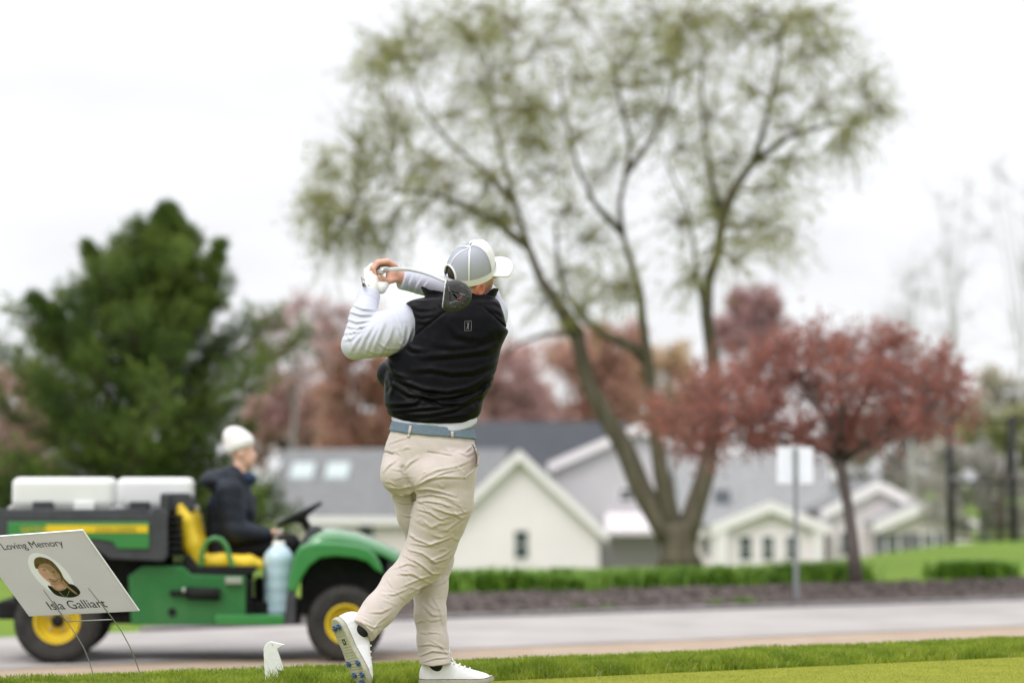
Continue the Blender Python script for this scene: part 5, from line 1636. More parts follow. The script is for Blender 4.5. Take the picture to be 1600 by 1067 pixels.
me = sdf_mesh('club_face', HC - 0.09, HC + 0.09, 0.0028, cface, 1); o = new_obj('club_face', me, M_FACE); o.parent = club; o.matrix_parent_inverse = Matrix.Translation(-Vector(club.location))
for pts, w, m in (([(703, 455), (720, 459), (735, 464)], 1.3, M_LINE), ([(702, 474), (713, 470), (728, 476)], 0.8, M_LINE), ([(708, 459), (714, 466), (719, 472)], 2.6, M_RED), ([(722, 462), (716, 470)], 2.0, M_RED), ([(701, 448), (703, 462), (704, 476)], 0.8, M_LINE), ([(720, 446), (732, 453), (735, 460)], 0.7, M_LINE), ([(706, 478), (716, 481), (726, 478)], 0.7, M_LINE)):
    o = strip_on(chead, pts, w, 9.15, 0.0004, 'sole_graphic', m, None, 0.0006)
    o.parent = club; o.matrix_parent_inverse = Matrix.Translation(-Vector(club.location))
# ================================================================== green utility vehicle
M_GREEN = mat('tractor_green', (0.018, 0.175, 0.032), 0.35, 0.5, coat=0.3, vscale=2.2, col2=(0.040, 0.215, 0.055), detail=7)
M_GREEND = mat('frame_green', (0.012, 0.125, 0.026), 0.5, 0.4, vscale=3.0, col2=(0.040, 0.155, 0.045), detail=7)
M_YEL = mat('tractor_yellow', (0.66, 0.46, 0.012), 0.45, 0.4, vary=0.06, vscale=5.0)
M_SEAT = mat('seat_yellow', (0.66, 0.46, 0.015), 0.5, 0.4, vary=0.05, vscale=6.0, bump=0.1, bscale=90)
M_TYRE = mat('tyre_rubber', (0.020, 0.019, 0.019), 0.85, 0.3, vscale=7.0, col2=(0.050, 0.045, 0.040), bump=0.5, bscale=30)
M_PLAST = mat('dark_plastic', (0.045, 0.046, 0.052), 0.65, 0.35, vary=0.15, vscale=10.0, bump=0.1, bscale=80)
M_UNDER = mat('dark_chassis', (0.014, 0.014, 0.014), 0.8, 0.2, vary=0.3, vscale=14)
M_CHROME = mat('bare_metal', (0.45, 0.44, 0.42), 0.35, 0.5, metal=0.8)
M_HOOD = mat('glossy_green', (0.02, 0.175, 0.035), 0.25, 0.6, coat=1.0, vary=0.08, vscale=3.0)
GY0 = 17.6
G_at = P(540, 1035, GY0); G_at.z = ROAD_Z + 0.016
G_RZ = math.radians(5.0)
gator = empty('utility_vehicle', G_at, G_RZ)
tag(gator, 'green and yellow utility vehicle with a cargo box parked on the road', 'utility vehicle')
_ca, _sa = math.cos(G_RZ), math.sin(G_RZ)
def G(px, py, y=0.0):
    """vehicle-local point at lateral offset y behind a photo pixel"""
    Y = GY0 + y
    for _ in range(6):
        p = P(px, py, Y) - G_at
        lx, ly = p.x * _ca + p.y * _sa, -p.x * _sa + p.y * _ca
        Y += (y - ly) / _ca
    return Vector((lx, y, p.z))
def gpoly(pts, y0, y1, name, m, bev=0.01, parent=None):
    b = MB()
    q = [G(x, y, min(y0, .3)) for x, y in pts]
    poly = [(v.x, v.z) for v in q]
    area = sum(poly[i][0] * poly[(i+1) % len(poly)][1] - poly[(i+1) % len(poly)][0] * poly[i][1] for i in range(len(poly)))
    if area < 0: poly = poly[::-1]
    b.prism(poly, y0, y1)
    o = b.build(name, m, parent or gator)
    if bev: bevel(o, bev, 2)
    return o
def gbox(px0, px1, py0, py1, y0, y1, name, m, bev=0.01, parent=None):
    return gpoly([(px0, py1), (px1, py1), (px1, py0), (px0, py0)], y0, y1, name, m, bev, parent)
def rounded(pts, k=3):
    """Chaikin corner cutting"""
    for _ in range(k):
        o = []
        n = len(pts)
        for i in range(n):
            a, c = pts[i], pts[(i+1) % n]
            o += [(a[0]*.75 + c[0]*.25, a[1]*.75 + c[1]*.25), (a[0]*.25 + c[0]*.75, a[1]*.25 + c[1]*.75)]
        pts = o
    return pts

def wheel(px, py, rad, wid, rim_r, y, side):
    """side +1: the dish faces the camera"""
    c = G(px, py, 0.0)
    c = Vector((c.x, y, rad))
    w = empty('wheel', c); w.parent = gator
    T = Matrix.Rotation(math.pi / 2, 4, 'X')           # local z -> -y
    b = MB(); h = wid / 2
    prof = [(rim_r - .02, -h * .72), (rim_r + .012, -h * .86), (rad * .80, -h), (rad * .93, -h * .93), (rad * .985, -h * .68), (rad, -h * .35), (rad, h * .35), (rad * .985, h * .68), (rad * .93, h * .93), (rad * .80, h), (rim_r + .012, h * .86), (rim_r - .02, h * .72)]
    b.lathe(prof, T, 48); b.build('tyre', M_TYRE, w)
    tb_ = MB()                                          # tread blocks
    for k in range(30):
        a0 = 2 * math.pi * k / 30
        for j, zz in enumerate((-.62, -.2, .22, .62)):
            a = a0 + (j % 2) * math.pi / 30
            rr_ = rad * (1.0 if abs(zz) < .4 else .975)
            M_ = T @ Matrix.Rotation(a, 4, 'Z') @ Matrix.Translation((rr_, 0, zz * h))
            tb_.box((-.012, -.020, -h * .15), (.010, .020, h * .15), M_)
    o = tb_.build('tread', M_TYRE, w); o['kind'] = 'stuff'
    b = MB()
    s = side
    b.lathe([(rim_r + .008, s * h * .80), (rim_r + .004, s * h * .88), (rim_r - .012, s * h * .84), (rim_r - .022, s * h * .55), (rim_r * .62, s * h * .22), (rim_r * .55, s * h * .30), (rim_r * .30, s * h * .34), (0.0, s * h * .34)], T, 40)
    r_o = b.build('rim', M_YEL, w)
    b = MB(); b.lathe([(rim_r * .30, s * h * .34), (rim_r * .28, s * h * .62), (rim_r * .2, s * h * .70), (0, s * h * .71)], T, 20); b.build('hub', M_UNDER, r_o)
    for k in range(5):
        a = 2 * math.pi * k / 5 + .3
        b = MB(); b.lathe([(.013, s * h * .30), (.013, s * h * .44), (.008, s * h * .47), (0, s * h * .47)], T @ Matrix.Translation((rim_r * .44 * math.cos(a), rim_r * .44 * math.sin(a), 0)), 8); b.build('lug_nut', M_CHROME, r_o)
    return w
WID = 1.44
wheel(88, 974, .302, .28, .160, .15, 1)
wheel(540, 974, .270, .22, .140, .13, 1)
wheel(88, 974, .302, .28, .160, WID - .15, -1)
wheel(540, 974, .270, .22, .140, WID - .13, -1)
# underbody
gbox(-6, 470, 940, 968, .34, 1.10, 'chassis', M_UNDER, .02)
gbox(20, 262, 862, 975, .34, 1.10, 'engine_housing', M_UNDER, .03)
b = MB(); a0 = G(88, 974, .15); b.tube([(a0.x, .2, .302), (a0.x, 1.24, .302)], .045, 10); b.build('rear_axle', M_UNDER, gator)
b = MB(); a0 = G(540, 974, .13); b.tube([(a0.x, .2, .27), (a0.x, 1.24, .27)], .035, 10); b.build('front_axle', M_UNDER, gator)
# cargo box
gpoly([(-18, 801), (-18, 852), (118, 848), (135, 850), (152, 860), (171, 873), (256, 877), (262, 868), (262, 800), (250, 792), (238, 794), (234, 801)], .06, .11, 'box_side', M_PLAST, .012)
gpoly([(-18, 801), (-18, 852), (118, 848), (135, 850), (152, 860), (171, 873), (256, 877), (262, 868), (262, 800), (250, 792), (238, 794), (234, 801)], 1.33, 1.38, 'box_side', M_PLAST, .012)
gbox(-18, 258, 846, 856, .11, 1.33, 'box_floor', M_PLAST, .0)
gbox(250, 262, 772, 868, .112, 1.328, 'box_front', M_PLAST, .01)
gbox(-20, -12, 802, 852, .112, 1.328, 'tailgate', M_PLAST, .01)
b = MB()
b.tube([G(-16, 799, .085), G(232, 799, .085)], .018, 10); b.build('top_rail', M_PLAST, gator)
b = MB(); b.tube([G(-16, 799, 1.355), G(232, 799, 1.355)], .018, 10); b.build('top_rail', M_PLAST, gator)
for px in (10, 65, 120, 175, 225):
    b = MB(); b.tube([G(px, 812, .085), G(px, 798, .085)], .012, 8); b.build('rail_post', M_PLAST, gator)
sp_panel = gpoly([(12, 815), (12, 842), (120, 842), (150, 842), (176, 846), (184, 857), (233, 857), (233, 815)], .046, .062, 'side_panel', M_GREEN, .006)
gbox(72, 231, 820, 832, .040, .048, 'stripe', M_YEL, .001, sp_panel)
def text_mesh(name, s, size, m, M, extrude=0.0006, align='LEFT', shear=0.0, space=1.0):
    cu = bpy.data.curves.new(name, 'FONT'); cu.body = s; cu.size = size; cu.extrude = extrude; cu.align_x = align; cu.shear = shear; cu.space_character = space
    t = bpy.data.objects.new(name, cu); COL.objects.link(t)
    dg = bpy.context.evaluated_depsgraph_get(); dg.update()
    me = bpy.data.meshes.new_from_object(t.evaluated_get(dg))
    bpy.data.objects.remove(t); bpy.data.curves.remove(cu)
    me.transform(M); me.name = name
    me.materials.clear()
    return new_obj(name, me, m)
TX = Matrix(((1, 0, 0, 0), (0, 0, 1, 0), (0, 1, 0, 0), (0, 0, 0, 1)))
TX = Matrix(((1, 0, 0, 0), (0, 0, -1, 0), (0, 1, 0, 0), (0, 0, 0, 1)))
v = G(32, 831, .044); o = text_mesh('lettering', 'GATOR', .056, M_YEL, Matrix.Translation((v.x, .0445, v.z)) @ TX); o.parent = sp_panel
v = G(150, 830.5, .038); o = text_mesh('lettering', 'JOHN DEERE', .050, mat('decal_dark', (0.16, 0.15, 0.02), 0.5), Matrix.Translation((v.x, .0385, v.z)) @ TX); o.parent = sp_panel
# screen behind the seats
gpoly([(251, 770), (251, 800), (300, 800), (300, 779), (292, 770)], .30, 1.15, 'engine_screen', M_PLAST, .012)
for k in range(7):
    z0 = 804 + 10 * k
    gbox(264, 284, z0, z0 + 5, .13, 1.30, 'screen_slat', M_UNDER, .0)
# green body side, seat base, step and floor
gpoly([(205, 976), (392, 976), (392, 968), (384, 966), (384, 900), (300, 897), (285, 884), (222, 884), (200, 900)], .14, .18, 'body_side', M_GREEND, .008)
gpoly([(205, 976), (392, 976), (392, 968), (384, 966), (384, 900), (300, 897), (285, 884), (222, 884), (200, 900)], 1.26, 1.30, 'body_side', M_GREEND, .008)
gpoly([(288, 866), (284, 880), (296, 899), (386, 901), (402, 890), (402, 884), (310, 884), (296, 866)], .19, 1.25, 'seat_base', M_UNDER, .01)
gpoly([(335, 966), (337, 961), (442, 961), (446, 968), (440, 976), (338, 976)], .03, .30, 'step', M_GREEN, .008)
gbox(384, 470, 962, 974, .302, 1.12, 'floor', M_UNDER, .0)
gbox(384, 392, 903, 962, .20, 1.24, 'seat_riser', M_UNDER, .0)
b = MB(); b.tube([G(266, 926, .12), G(292, 926, .12)], .020, 10); b.tube([G(292, 926, .12), G(344, 928, .12)], .045, 12); b.build('exhaust', M_UNDER, gator)
b = MB(); b.tube([G(285, 922, .085), G(289, 922, .085)], .022, 10); b.build('exhaust_clamp', M_CHROME, gator)
b = MB(); c0 = G(269, 956, .132); b.lathe([(.0, 0), (.028, 0), (.030, .006)], Matrix.Translation(c0) @ Matrix.Rotation(math.pi/2, 4, 'X'), 14); b.build('side_hole', M_UNDER, gator)
gbox(352, 378, 902, 912, .10, .14, 'latch_plate', M_CHROME, .004)
gbox(396, 410, 905, 955, .5, .9, 'pedal_box', M_UNDER, .02)
# seats: shaped shells
def seat(yc):
    s = empty('seat', G(320, 884, .40) + Vector((0, yc - .40, 0))); s.parent = gator
    o_ = Vector(s.location)
    def part(nm, c_pts, rads, widths, h=.012):
        pts = [np.array(G(x, y, .40)) + np.array((0, yc - .40, 0)) for x, y in c_pts]
        def f(p):
            best = None
            for i in range(len(pts) - 1):
                a, c = pts[i], pts[i+1]; ab = c - a; ab2 = ab.copy(); ab2[1] = 0
                q = p - a
                t = np.clip((q[:, 0] * ab[0] + q[:, 2] * ab[2]) / (ab[0]**2 + ab[2]**2), 0, 1)
                dx = q[:, 0] - t * ab[0]; dz = q[:, 2] - t * ab[2]
                r2 = rads[i] + t * (rads[i+1] - rads[i]); w2 = widths[i] + t * (widths[i+1] - widths[i])
                dy = np.maximum(np.abs(q[:, 1]) - w2 + r2, 0)
                d = np.sqrt(dx*dx + dz*dz + dy*dy) - r2
                best = d if best is None else smin(best, d, .03)
            return best.astype(np.float32)
        lo = np.min(pts, 0) - np.array((.14, .36, .14)); hi = np.max(pts, 0) + np.array((.14, .36, .14))
        me = sdf_mesh(nm, lo, hi, h, f, 1)
        o = new_obj(nm, me, M_SEAT); o.parent = s; o.matrix_parent_inverse = Matrix.Translation(-o_); return o
    k_ = 7 if yc > .7 else 0
    part('backrest', [(283 + k_, 791), (289 + k_, 813), (299 + k_, 850), (308, 874)], [.042, .058, .062, .060], [.17, .225, .23, .22])
    part('cushion', [(312, 877), (345, 876), (388, 879), (404, 882)], [.050, .048, .050, .036], [.22, .235, .235, .20])
    return s
seat(.46); seat(.98)
for y_ in (.21, 1.23):
    b = MB()
    q = [(312, 903), (314, 880), (317, 858), (324, 845), (335, 840), (346, 843), (354, 853), (360, 875), (366, 890), (373, 903)]
    b.tube([G(x, y, y_) for x, y in q], .018, 10); b.build('hip_rail', M_GREEN, gator)
# front: fenders, hood, dash
fend = [(449, 924), (452, 905), (457, 880), (462, 864), (468, 855), (478, 850), (500, 847), (530, 848), (560, 852), (577, 858), (588, 868), (595, 882), (600, 897), (586, 890), (574, 878), (555, 872), (525, 869), (500, 872), (484, 884), (472, 902), (463, 924)]
gpoly(fend, .04, .42, 'fender', M_GREEN, .018)
gpoly(fend, 1.02, 1.40, 'fender', M_GREEN, .018)
hood = [(470, 858), (480, 842), (492, 833), (508, 827), (530, 827), (560, 833), (595, 846), (620, 858), (630, 866), (628, 880), (604, 888), (598, 880), (588, 862), (560, 850), (510, 846), (484, 850)]
def loft_hood():
    b = MB()
    ys = [.20, .24, .32, .45, .72, .99, 1.12, 1.20, 1.24]; drop = [.10, .035, .012, .0, .0, .0, .012, .035, .10]
    top = [(474, 850), (484, 838), (494, 831), (508, 826), (530, 826), (560, 832), (595, 845), (620, 857), (632, 868), (632, 890)]
    n = len(top)
    vs = []
    for y, d in zip(ys, drop):
        for x, yy in top:
            v = G(x, yy, .44); vs.append((v.x, y, v.z - d))
    fs = [(j * n + i, j * n + i + 1, (j+1) * n + i + 1, (j+1) * n + i) for j in range(len(ys) - 1) for i in range(n - 1)]
    b.add(vs, fs, True)
    o = b.build('hood', M_HOOD, gator); m = o.modifiers.new('s', 'SOLIDIFY'); m.thickness = .012; m.offset = -1
    return o
loft_hood()
gpoly([(606, 872), (632, 868), (640, 884), (640, 930), (612, 930), (604, 900)], .22, 1.22, 'front_panel', M_PLAST, .02)
gbox(618, 648, 905, 925, .14, 1.30, 'bumper', M_UNDER, .02)
gpoly([(449, 924), (463, 924), (461, 974), (444, 974)], .05, .12, 'fender_support', M_PLAST, .008)
gbox(470, 604, 856, 960, .30, 1.14, 'front_frame', M_UNDER, .02)
gpoly([(468, 856), (476, 840), (486, 824), (498, 822), (508, 830), (500, 850), (480, 862)], .42, 1.22, 'dash', M_PLAST, .02)
for y_ in (.32, 1.12):
    b = MB(); c0 = G(634, 880, y_); b.lathe([(0, .03), (.05, .025), (.06, 0)], Matrix.Translation(c0) @ Matrix.Rotation(math.pi/2, 4, 'Y'), 16); b.build('headlight', M_SKYL, gator)
# steering wheel on the far side
sw = empty('steering_wheel', G(468, 803, .98)); sw.parent = gator
b = MB(); R_t = .175
tilt = Matrix.Rotation(math.radians(-27), 4, 'Y')
pts = [tilt @ Vector((R_t * math.cos(2*math.pi*k/36), R_t * math.sin(2*math.pi*k/36), 0)) for k in range(37)]
b.tube(pts, .017, 8, caps=False); b.build('steering_rim', M_UNDER, sw)
for k in range(3):
    a = math.radians(90 + 120 * k); b = MB()
    b.tube([tilt @ Vector((.02 * math.cos(a), .02 * math.sin(a), -.03)), tilt @ Vector((R_t * math.cos(a), R_t * math.sin(a), 0))], .016, 8); b.build('spoke', M_UNDER, sw)
b = MB(); b.lathe([(.0, 0), (.05, -.005), (.055, -.04), (.03, -.06)], tilt, 16); b.build('hub', M_UNDER, sw)
b = MB(); b.tube([G(470, 806, .98), G(486, 832, .98), G(492, 846, .98)], [.03, .035, .05], 10); b.build('steering_column', M_UNDER, gator)

# ---- things carried
def gthing(name, px, py, y, label, cat, group=None):
    v = G(px, py, y)
    w = Matrix.Translation(G_at) @ Matrix.Rotation(G_RZ, 4, 'Z') @ v
    e = empty(name, w, G_RZ); tag(e, label, cat, group)
    return e, v
M_JUG = mat('blue_water_jug', (0.50, 0.65, 0.74), 0.3, 0.5, vary=0.06, vscale=7, trans=0.15)
M_COOL = mat('cooler_white', (0.72, 0.72, 0.71), 0.45, 0.4, vary=0.02, vscale=4)
jug, _ = gthing('water_jug', 435, 961, .42, 'pale blue water jug standing on the vehicle floor before the seat', 'water jug')
s = 1 / (FPX / (GY0 + .42))
prof = []
hz_ = 107 * s
for k in range(26):
    t = k / 25
    r_ = .112
    if t < .06: r_ = .097 + .015 * t / .06
    if t > .84: r_ = .112 - .062 * ((t - .84) / .16) ** 1.6
    r_ += .0018 * math.sin(t * 34)
    prof.append((r_, t * hz_))
b = MB(); b.lathe([(0, 0)] + prof + [(0, hz_)], None, 28); b.build('bottle', M_JUG, jug)
b = MB(); b.lathe([(.046, hz_ - .01), (.046, hz_ + .03), (.040, hz_ + .036), (0, hz_ + .036)], None, 20); b.build('cap', M_COOL, jug)
b = MB(); b.tube([(-.03, 0, hz_), (-.02, 0, hz_ + .07), (.01, 0, hz_ + .11), (.03, 0, hz_ + .12)], .010, 8); b.build('handle', M_CHROME, jug)
def cooler(px0, px1, py0, py1, y0, y1, label):
    c, v = gthing('cooler', (px0 + px1) / 2, py1, y0, label, 'cooler')
    w = (px1 - px0) / 2 * (GY0 + y0) / FPX; h = (py1 - py0) * (GY0 + y0) / FPX; d = y1 - y0
    b = MB(); b.box((-w + .004, 0.004, 0), (w - .004, d - .004, h * .50)); o = b.build('tub', M_COOL, c); bevel(o, .02, 3)
    b = MB(); b.box((-w, 0, h * .503), (w, d, h)); o = b.build('lid', M_COOL, c); bevel(o, .055, 5)
    for sx_ in (-.38, .42):
        b = MB(); b.box((w * sx_ - .075, -.02, h * .30), (w * sx_ + .075, .002, h * .62), None, .008); b.build('latch', M_PLAST if sx_ < 0 else M_COOL, c)
    for sx_ in (-1, 1):
        b = MB(); b.tube([(sx_ * w, d * .3, h * .55), (sx_ * (w + .03), d * .35, h * .5), (sx_ * (w + .03), d * .65, h * .5), (sx_ * w, d * .7, h * .55)], .012, 8); b.build('handle', M_COOL, c)
    return c
cooler(19, 176, 747, 844, .20, .62, 'large white cooler with a dark latch at the rear of the cargo box')
cooler(182, 300, 747, 844, .72, 1.14, 'white cooler at the front of the cargo box behind the seats')

# ================================================================== the driver
M_NAVY = mat('navy_jacket', (0.007, 0.011, 0.020), 0.6, 0.3, vary=0.3, vscale=12, bump=0.3, bscale=40)
M_NAVY2 = mat('blue_collar', (0.012, 0.03, 0.075), 0.7, 0.3, vary=0.2, vscale=20)
M_BEANIE = mat('cream_knit', (0.84, 0.80, 0.79), 0.95, 0.2, vary=0.05, vscale=60, bump=0.6, bscale=120)
M_DTROU = mat('black_trousers', (0.008, 0.008, 0.010), 0.8, 0.3)
YD_ = .98
def GW(px, py, y): return np.array(Matrix.Translation(G_at) @ Matrix.Rotation(G_RZ, 4, 'Z') @ G(px, py, y), np.float32)
dr_at = Vector(GW(345, 880, YD_))
driver = empty('person', dr_at); tag(driver, 'driver in a cream beanie and navy jacket sitting at the steering wheel', 'person')
def dpart(name, lo, hi, h, fn, m):
    o = new_obj(name, sdf_mesh(name, lo, hi, h, lambda p: fn(p).astype(np.float32), 1), m); adopt(o, driver); return o
Hd = GW(380, 706, YD_)
def dbody(p):
    d = ellipsoid(p, Hd + np.array((-.02, 0, .03)), (.095, .075, .10))
    d = smin(d, ellipsoid(p, Hd + np.array((.025, 0, -.055)), (.06, .055, .065)), .03)
    d = smin(d, cone(p, Hd + np.array((.082, .005, -.005)), Hd + np.array((.098, .006, -.035)), .010, .014), .012)
    d = smin(d, cone(p, Hd + np.array((.070, -.01, -.070)), Hd + np.array((.070, .018, -.070)), .010, .010), .01)
    d = smin(d, ellipsoid(p, Hd + np.array((.055, .005, -.10)), (.025, .03, .02)), .02)
    d = smax(d, -ellipsoid(p, Hd + np.array((.088, -.028, .005)), (.012, .014, .008)), .006)
    d = smin(d, ellipsoid(p, Hd + np.array((-.01, -.075, -.02)), (.02, .012, .032)), .008)
    d = smin(d, cone(p, GW(372, 745, YD_), Hd + np.array((-.01, 0, -.05)), .055, .05), .02)
    d = smin(d, limb(p, [GW(368, 752, YD_), GW(360, 800, YD_), GW(352, 858, YD_)], [.09, .12, .12]), .03)
    for sy in (-.19, .19):
        d = smin(d, limb(p, [GW(362, 765, YD_ + sy), GW(366, 826, YD_ + sy * 1.15), GW(420, 834, YD_ + sy * .9)], [.05, .04, .03]), .03)
        hnd = GW(427, 833, YD_ + sy * .85)
        d = smin(d, ellipsoid(p, hnd, (.035, .022, .03)), .015)
        for k in range(4):
            d = smin(d, limb(p, [hnd + np.array((.015, (k - 1.5) * .016, .02)), hnd + np.array((.055, (k - 1.5) * .018, .012)), hnd + np.array((.06, (k - 1.5) * .018, -.02))], [.010, .009, .008]), .006)
        d = smin(d, limb(p, [hnd + np.array((0, -np.sign(sy) * -.03, .01)), hnd + np.array((.035, np.sign(sy) * .04, .02))], [.011, .009]), .006)
        d = smin(d, limb(p, [GW(350, 862, YD_ + sy * .6), GW(448, 852, YD_ + sy * .7), GW(446, 948, YD_ + sy * .7)], [.08, .06, .045]), .03)
    return d
lo_ = Hd + np.array((-.45, -.45, -1.25)); hi_ = Hd + np.array((.55, .45, .25))
M_SKIN2 = mat('fair_skin', (0.66, 0.40, 0.30), 0.5, 0.4, vscale=25, col2=(0.72, 0.42, 0.33))
dpart('body', lo_, hi_, .011, dbody, M_SKIN2)
def djacket(p):
    d = limb(p, [GW(366, 752, YD_), GW(362, 795, YD_), GW(356, 850, YD_)], [.125, .185, .185], .04)
    d = smin(d, ellipsoid(p, GW(340, 750, YD_), (.135, .17, .085)), .04)         # folded hood
    for sy in (-.20, .20):
        d = smin(d, limb(p, [GW(358, 768, YD_ + sy), GW(366, 830, YD_ + sy * 1.2), GW(413, 835, YD_ + sy * .95)], [.108, .090, .060], .03), .04)
    d = smax(d, -cone(p, GW(380, 744, YD_), GW(388, 720, YD_), .06, .08), .01)
    return d - .006 * fbm(p, 22, 31) - .003 * fbm(p, 50, 32)
dpart('jacket', lo_, hi_, .011, djacket, M_NAVY)
dpart('collar', Hd + np.array((-.2, -.2, -.3)), Hd + np.array((.2, .2, .0)), .010, lambda p: smax(ellipsoid(p, GW(384, 748, YD_), (.085, .085, .055)), p[:, 2] - GW(384, 736, YD_)[2], .01), M_NAVY2)
def dtrou(p):
    d = None
    for sy in (-.12, .12):
        q = limb(p, [GW(345, 866, YD_ + sy), GW(452, 850, YD_ + sy), GW(447, 945, YD_ + sy)], [.10, .078, .062], .03)
        d = q if d is None else smin(d, q, .04)
    return d - .004 * fbm(p, 30, 33)
dpart('trousers', lo_, hi_, .011, dtrou, M_DTROU)
def dbean(p):
    d = ellipsoid(p, Hd + np.array((-.030, 0, .060)), (.110, .096, .114))
    d = smin(d, ellipsoid(p, Hd + np.array((-.075, 0, .125)), (.080, .072, .070)), .04)
    pl_ = (p - (Hd + np.array((-.02, 0, .018)))) @ np.array((.38, 0, -.92), np.float32)
    d = smax(d, pl_ - .0, .01)
    band = np.exp(-((pl_ + .035) / .035) ** 2)
    return d - .007 * band - .002 * np.sin(np.arctan2(p[:, 1] - Hd[1], p[:, 0] - Hd[0]) * 34)
dpart('beanie', Hd + np.array((-.25, -.2, -.1)), Hd + np.array((.2, .2, .28)), .008, dbean, M_BEANIE)
for sy in (-.13, .13):
    c = GW(452, 955, YD_ + sy)
    dpart('shoe', c - .2, c + .25, .010, lambda p, c=c: smax(limb(p, [c + np.array((-.06, 0, .0)), c + np.array((.14, 0, -.005))], [.05, .042]), (c[2] - .02) - p[:, 2], .01), M_UNDER)
# ================================================================== yard sign and tee marker
M_SIGN = mat('sign_board', (0.74, 0.71, 0.72), 0.6, 0.3, vary=0.015, vscale=6, transl=0.6)
M_SIGNEDGE = mat('sign_core', (0.80, 0.80, 0.80), 0.6)
M_INK = mat('sign_ink', (0.035, 0.035, 0.035), 0.6)
M_OVAL = mat('print_backdrop', (0.93, 0.94, 0.90), 0.6, vary=0.02, vscale=9, transl=0.62)
M_FACEP = mat('print_skin', (0.86, 0.50, 0.42), 0.6, vary=0.10, vscale=28, transl=0.35)
M_FACEL = mat('print_skin_light', (0.95, 0.68, 0.60), 0.6, transl=0.35)
M_HAIRP = mat('print_hair', (0.13, 0.07, 0.045), 0.6, vscale=60, col2=(0.28, 0.16, 0.095))
M_TOPP = mat('print_black_top', (0.012, 0.012, 0.010), 0.6)
M_LIPP = mat('print_lips', (0.36, 0.13, 0.11), 0.6)
M_TOOTH = mat('print_teeth', (0.9, 0.86, 0.8), 0.6, transl=0.5)
M_WIRE = mat('stake_wire', (0.36, 0.36, 0.34), 0.4, 0.5, metal=0.6)
u3 = Vector((.512, -.33, .040)); v3 = Vector((.188, .25, -.33))       # across and down the board
u3 = u3.normalized() * .61; v3 = (v3 - u3.normalized() * v3.dot(u3.normalized())).normalized() * .457
n3 = u3.cross(v3).normalized()
if n3.y > 0: n3 = -n3                                                       # printed face turned to the camera
CENT = P(86, 897.5, 9.93)
TL = CENT - u3 / 2 - v3 / 2
ysign = empty('memorial_sign', (0, 0, 0))
SM = Matrix(((u3.normalized().x, v3.normalized().x, n3.x, TL.x), (u3.normalized().y, v3.normalized().y, n3.y, TL.y), (u3.normalized().z, v3.normalized().z, n3.z, TL.z), (0, 0, 0, 1)))
gnd = Vector((P(180, 1060, 10.2).x, 10.2, 0)); ysign.location = gnd
tag(ysign, 'leaning white memorial yard sign with an oval portrait on wire stakes', 'sign')
def splace(o): o.parent = ysign; o.matrix_parent_inverse = Matrix.Translation(-gnd); return o
# photo pixel -> board coordinates (u across, v down), both in metres
_A = np.array(P(127, 838, 9.93)); 
def board_uv(px, py):
    a = P(px, py, 8.0); c = P(px, py, 12.0); d = (c - a).normalized()
    t = (TL - a).dot(n3) / d.dot(n3)
    q = a + d * t - TL
    return q.dot(u3.normalized()), q.dot(v3.normalized())
def SB(u, v, w=0.0): return SM @ Vector((u, v, w))
b = MB()
for lo, hi in (((-.0016, -.0016, -.0058), (.6116, -.0002, .0006)), ((.6102, -.0002, -.0058), (.6116, .457, .0006))): b.box(lo, hi, SM)
splace(b.build('board_edge', M_SIGNEDGE))
def sheet(name, pts, m, lift, smooth_k=2):
    q = rounded([board_uv(*p) for p in pts], smooth_k) if smooth_k else [board_uv(*p) for p in pts]
    b = MB(); n = len(q)
    b.add([SB(u, v, lift) for u, v in q] , [tuple(range(n))])
    return splace(b.build(name, m))
def zs(pts): return [(x / 4.321, 820 + y / 4.321) for x, y in pts]
portrait = empty('portrait'); splace(portrait)
def psheet(*a, **k):
    o = sheet(*a, **k); o.parent = portrait; o.matrix_parent_inverse = Matrix.Identity(4); return o
portrait.matrix_parent_inverse = Matrix.Translation(-gnd)
# oval with the subject, drawn as flat colour layers
cu, cv = board_uv(*zs([(347, 338)])[0])
ax = board_uv(*zs([(347, 338)])[0])
ov = []
u_r = .096; v_r = .128
for k in range(48):
    a = 2 * math.pi * k / 48; ov.append((cu + u_r * math.cos(a), cv + v_r * math.sin(a)))
rect = []
for u, v in ov:                                     # where each oval ray meets the board's border
    du, dv = u - cu, v - cv
    k = min(((.61 - cu) / du if du > 1e-9 else (-cu / du if du < -1e-9 else 1e9)), ((.457 - cv) / dv if dv > 1e-9 else (-cv / dv if dv < -1e-9 else 1e9)))
    rect.append((cu + du * k, cv + dv * k))
b = MB()
vs = [SB(u, v, 0) for u, v in ov] + [SB(u, v, 0) for u, v in rect]
fs = [(k, (k + 1) % 48, 48 + (k + 1) % 48, 48 + k) for k in range(48)]
cor = [(0, 0), (.61, 0), (.61, .457), (0, .457)]
for c_ in cor:                                      # close the corners that fall between rays
    vs.append(SB(*c_, 0)); best = None
    for k in range(48):
        a_, d_ = rect[k], rect[(k + 1) % 48]
        on = lambda q: (abs(q[0] - c_[0]) < 1e-6, abs(q[1] - c_[1]) < 1e-6)
        if (on(a_)[0] and on(d_)[1]) or (on(a_)[1] and on(d_)[0]): best = k
    if best is not None: fs.append((48 + best, 48 + (best + 1) % 48, len(vs) - 1))
nb0 = len(vs)
vs += [SB(*c_, 0) for c_ in cor] + [SB(*c_, -.006) for c_ in cor]
fs += [(nb0 + 4, nb0 + 5, nb0 + 6, nb0 + 7)] + [(nb0 + k, nb0 + (k + 1) % 4, nb0 + 4 + (k + 1) % 4, nb0 + 4 + k) for k in range(4)]
b.add(vs, fs)
splace(b.build('board', M_SIGN))
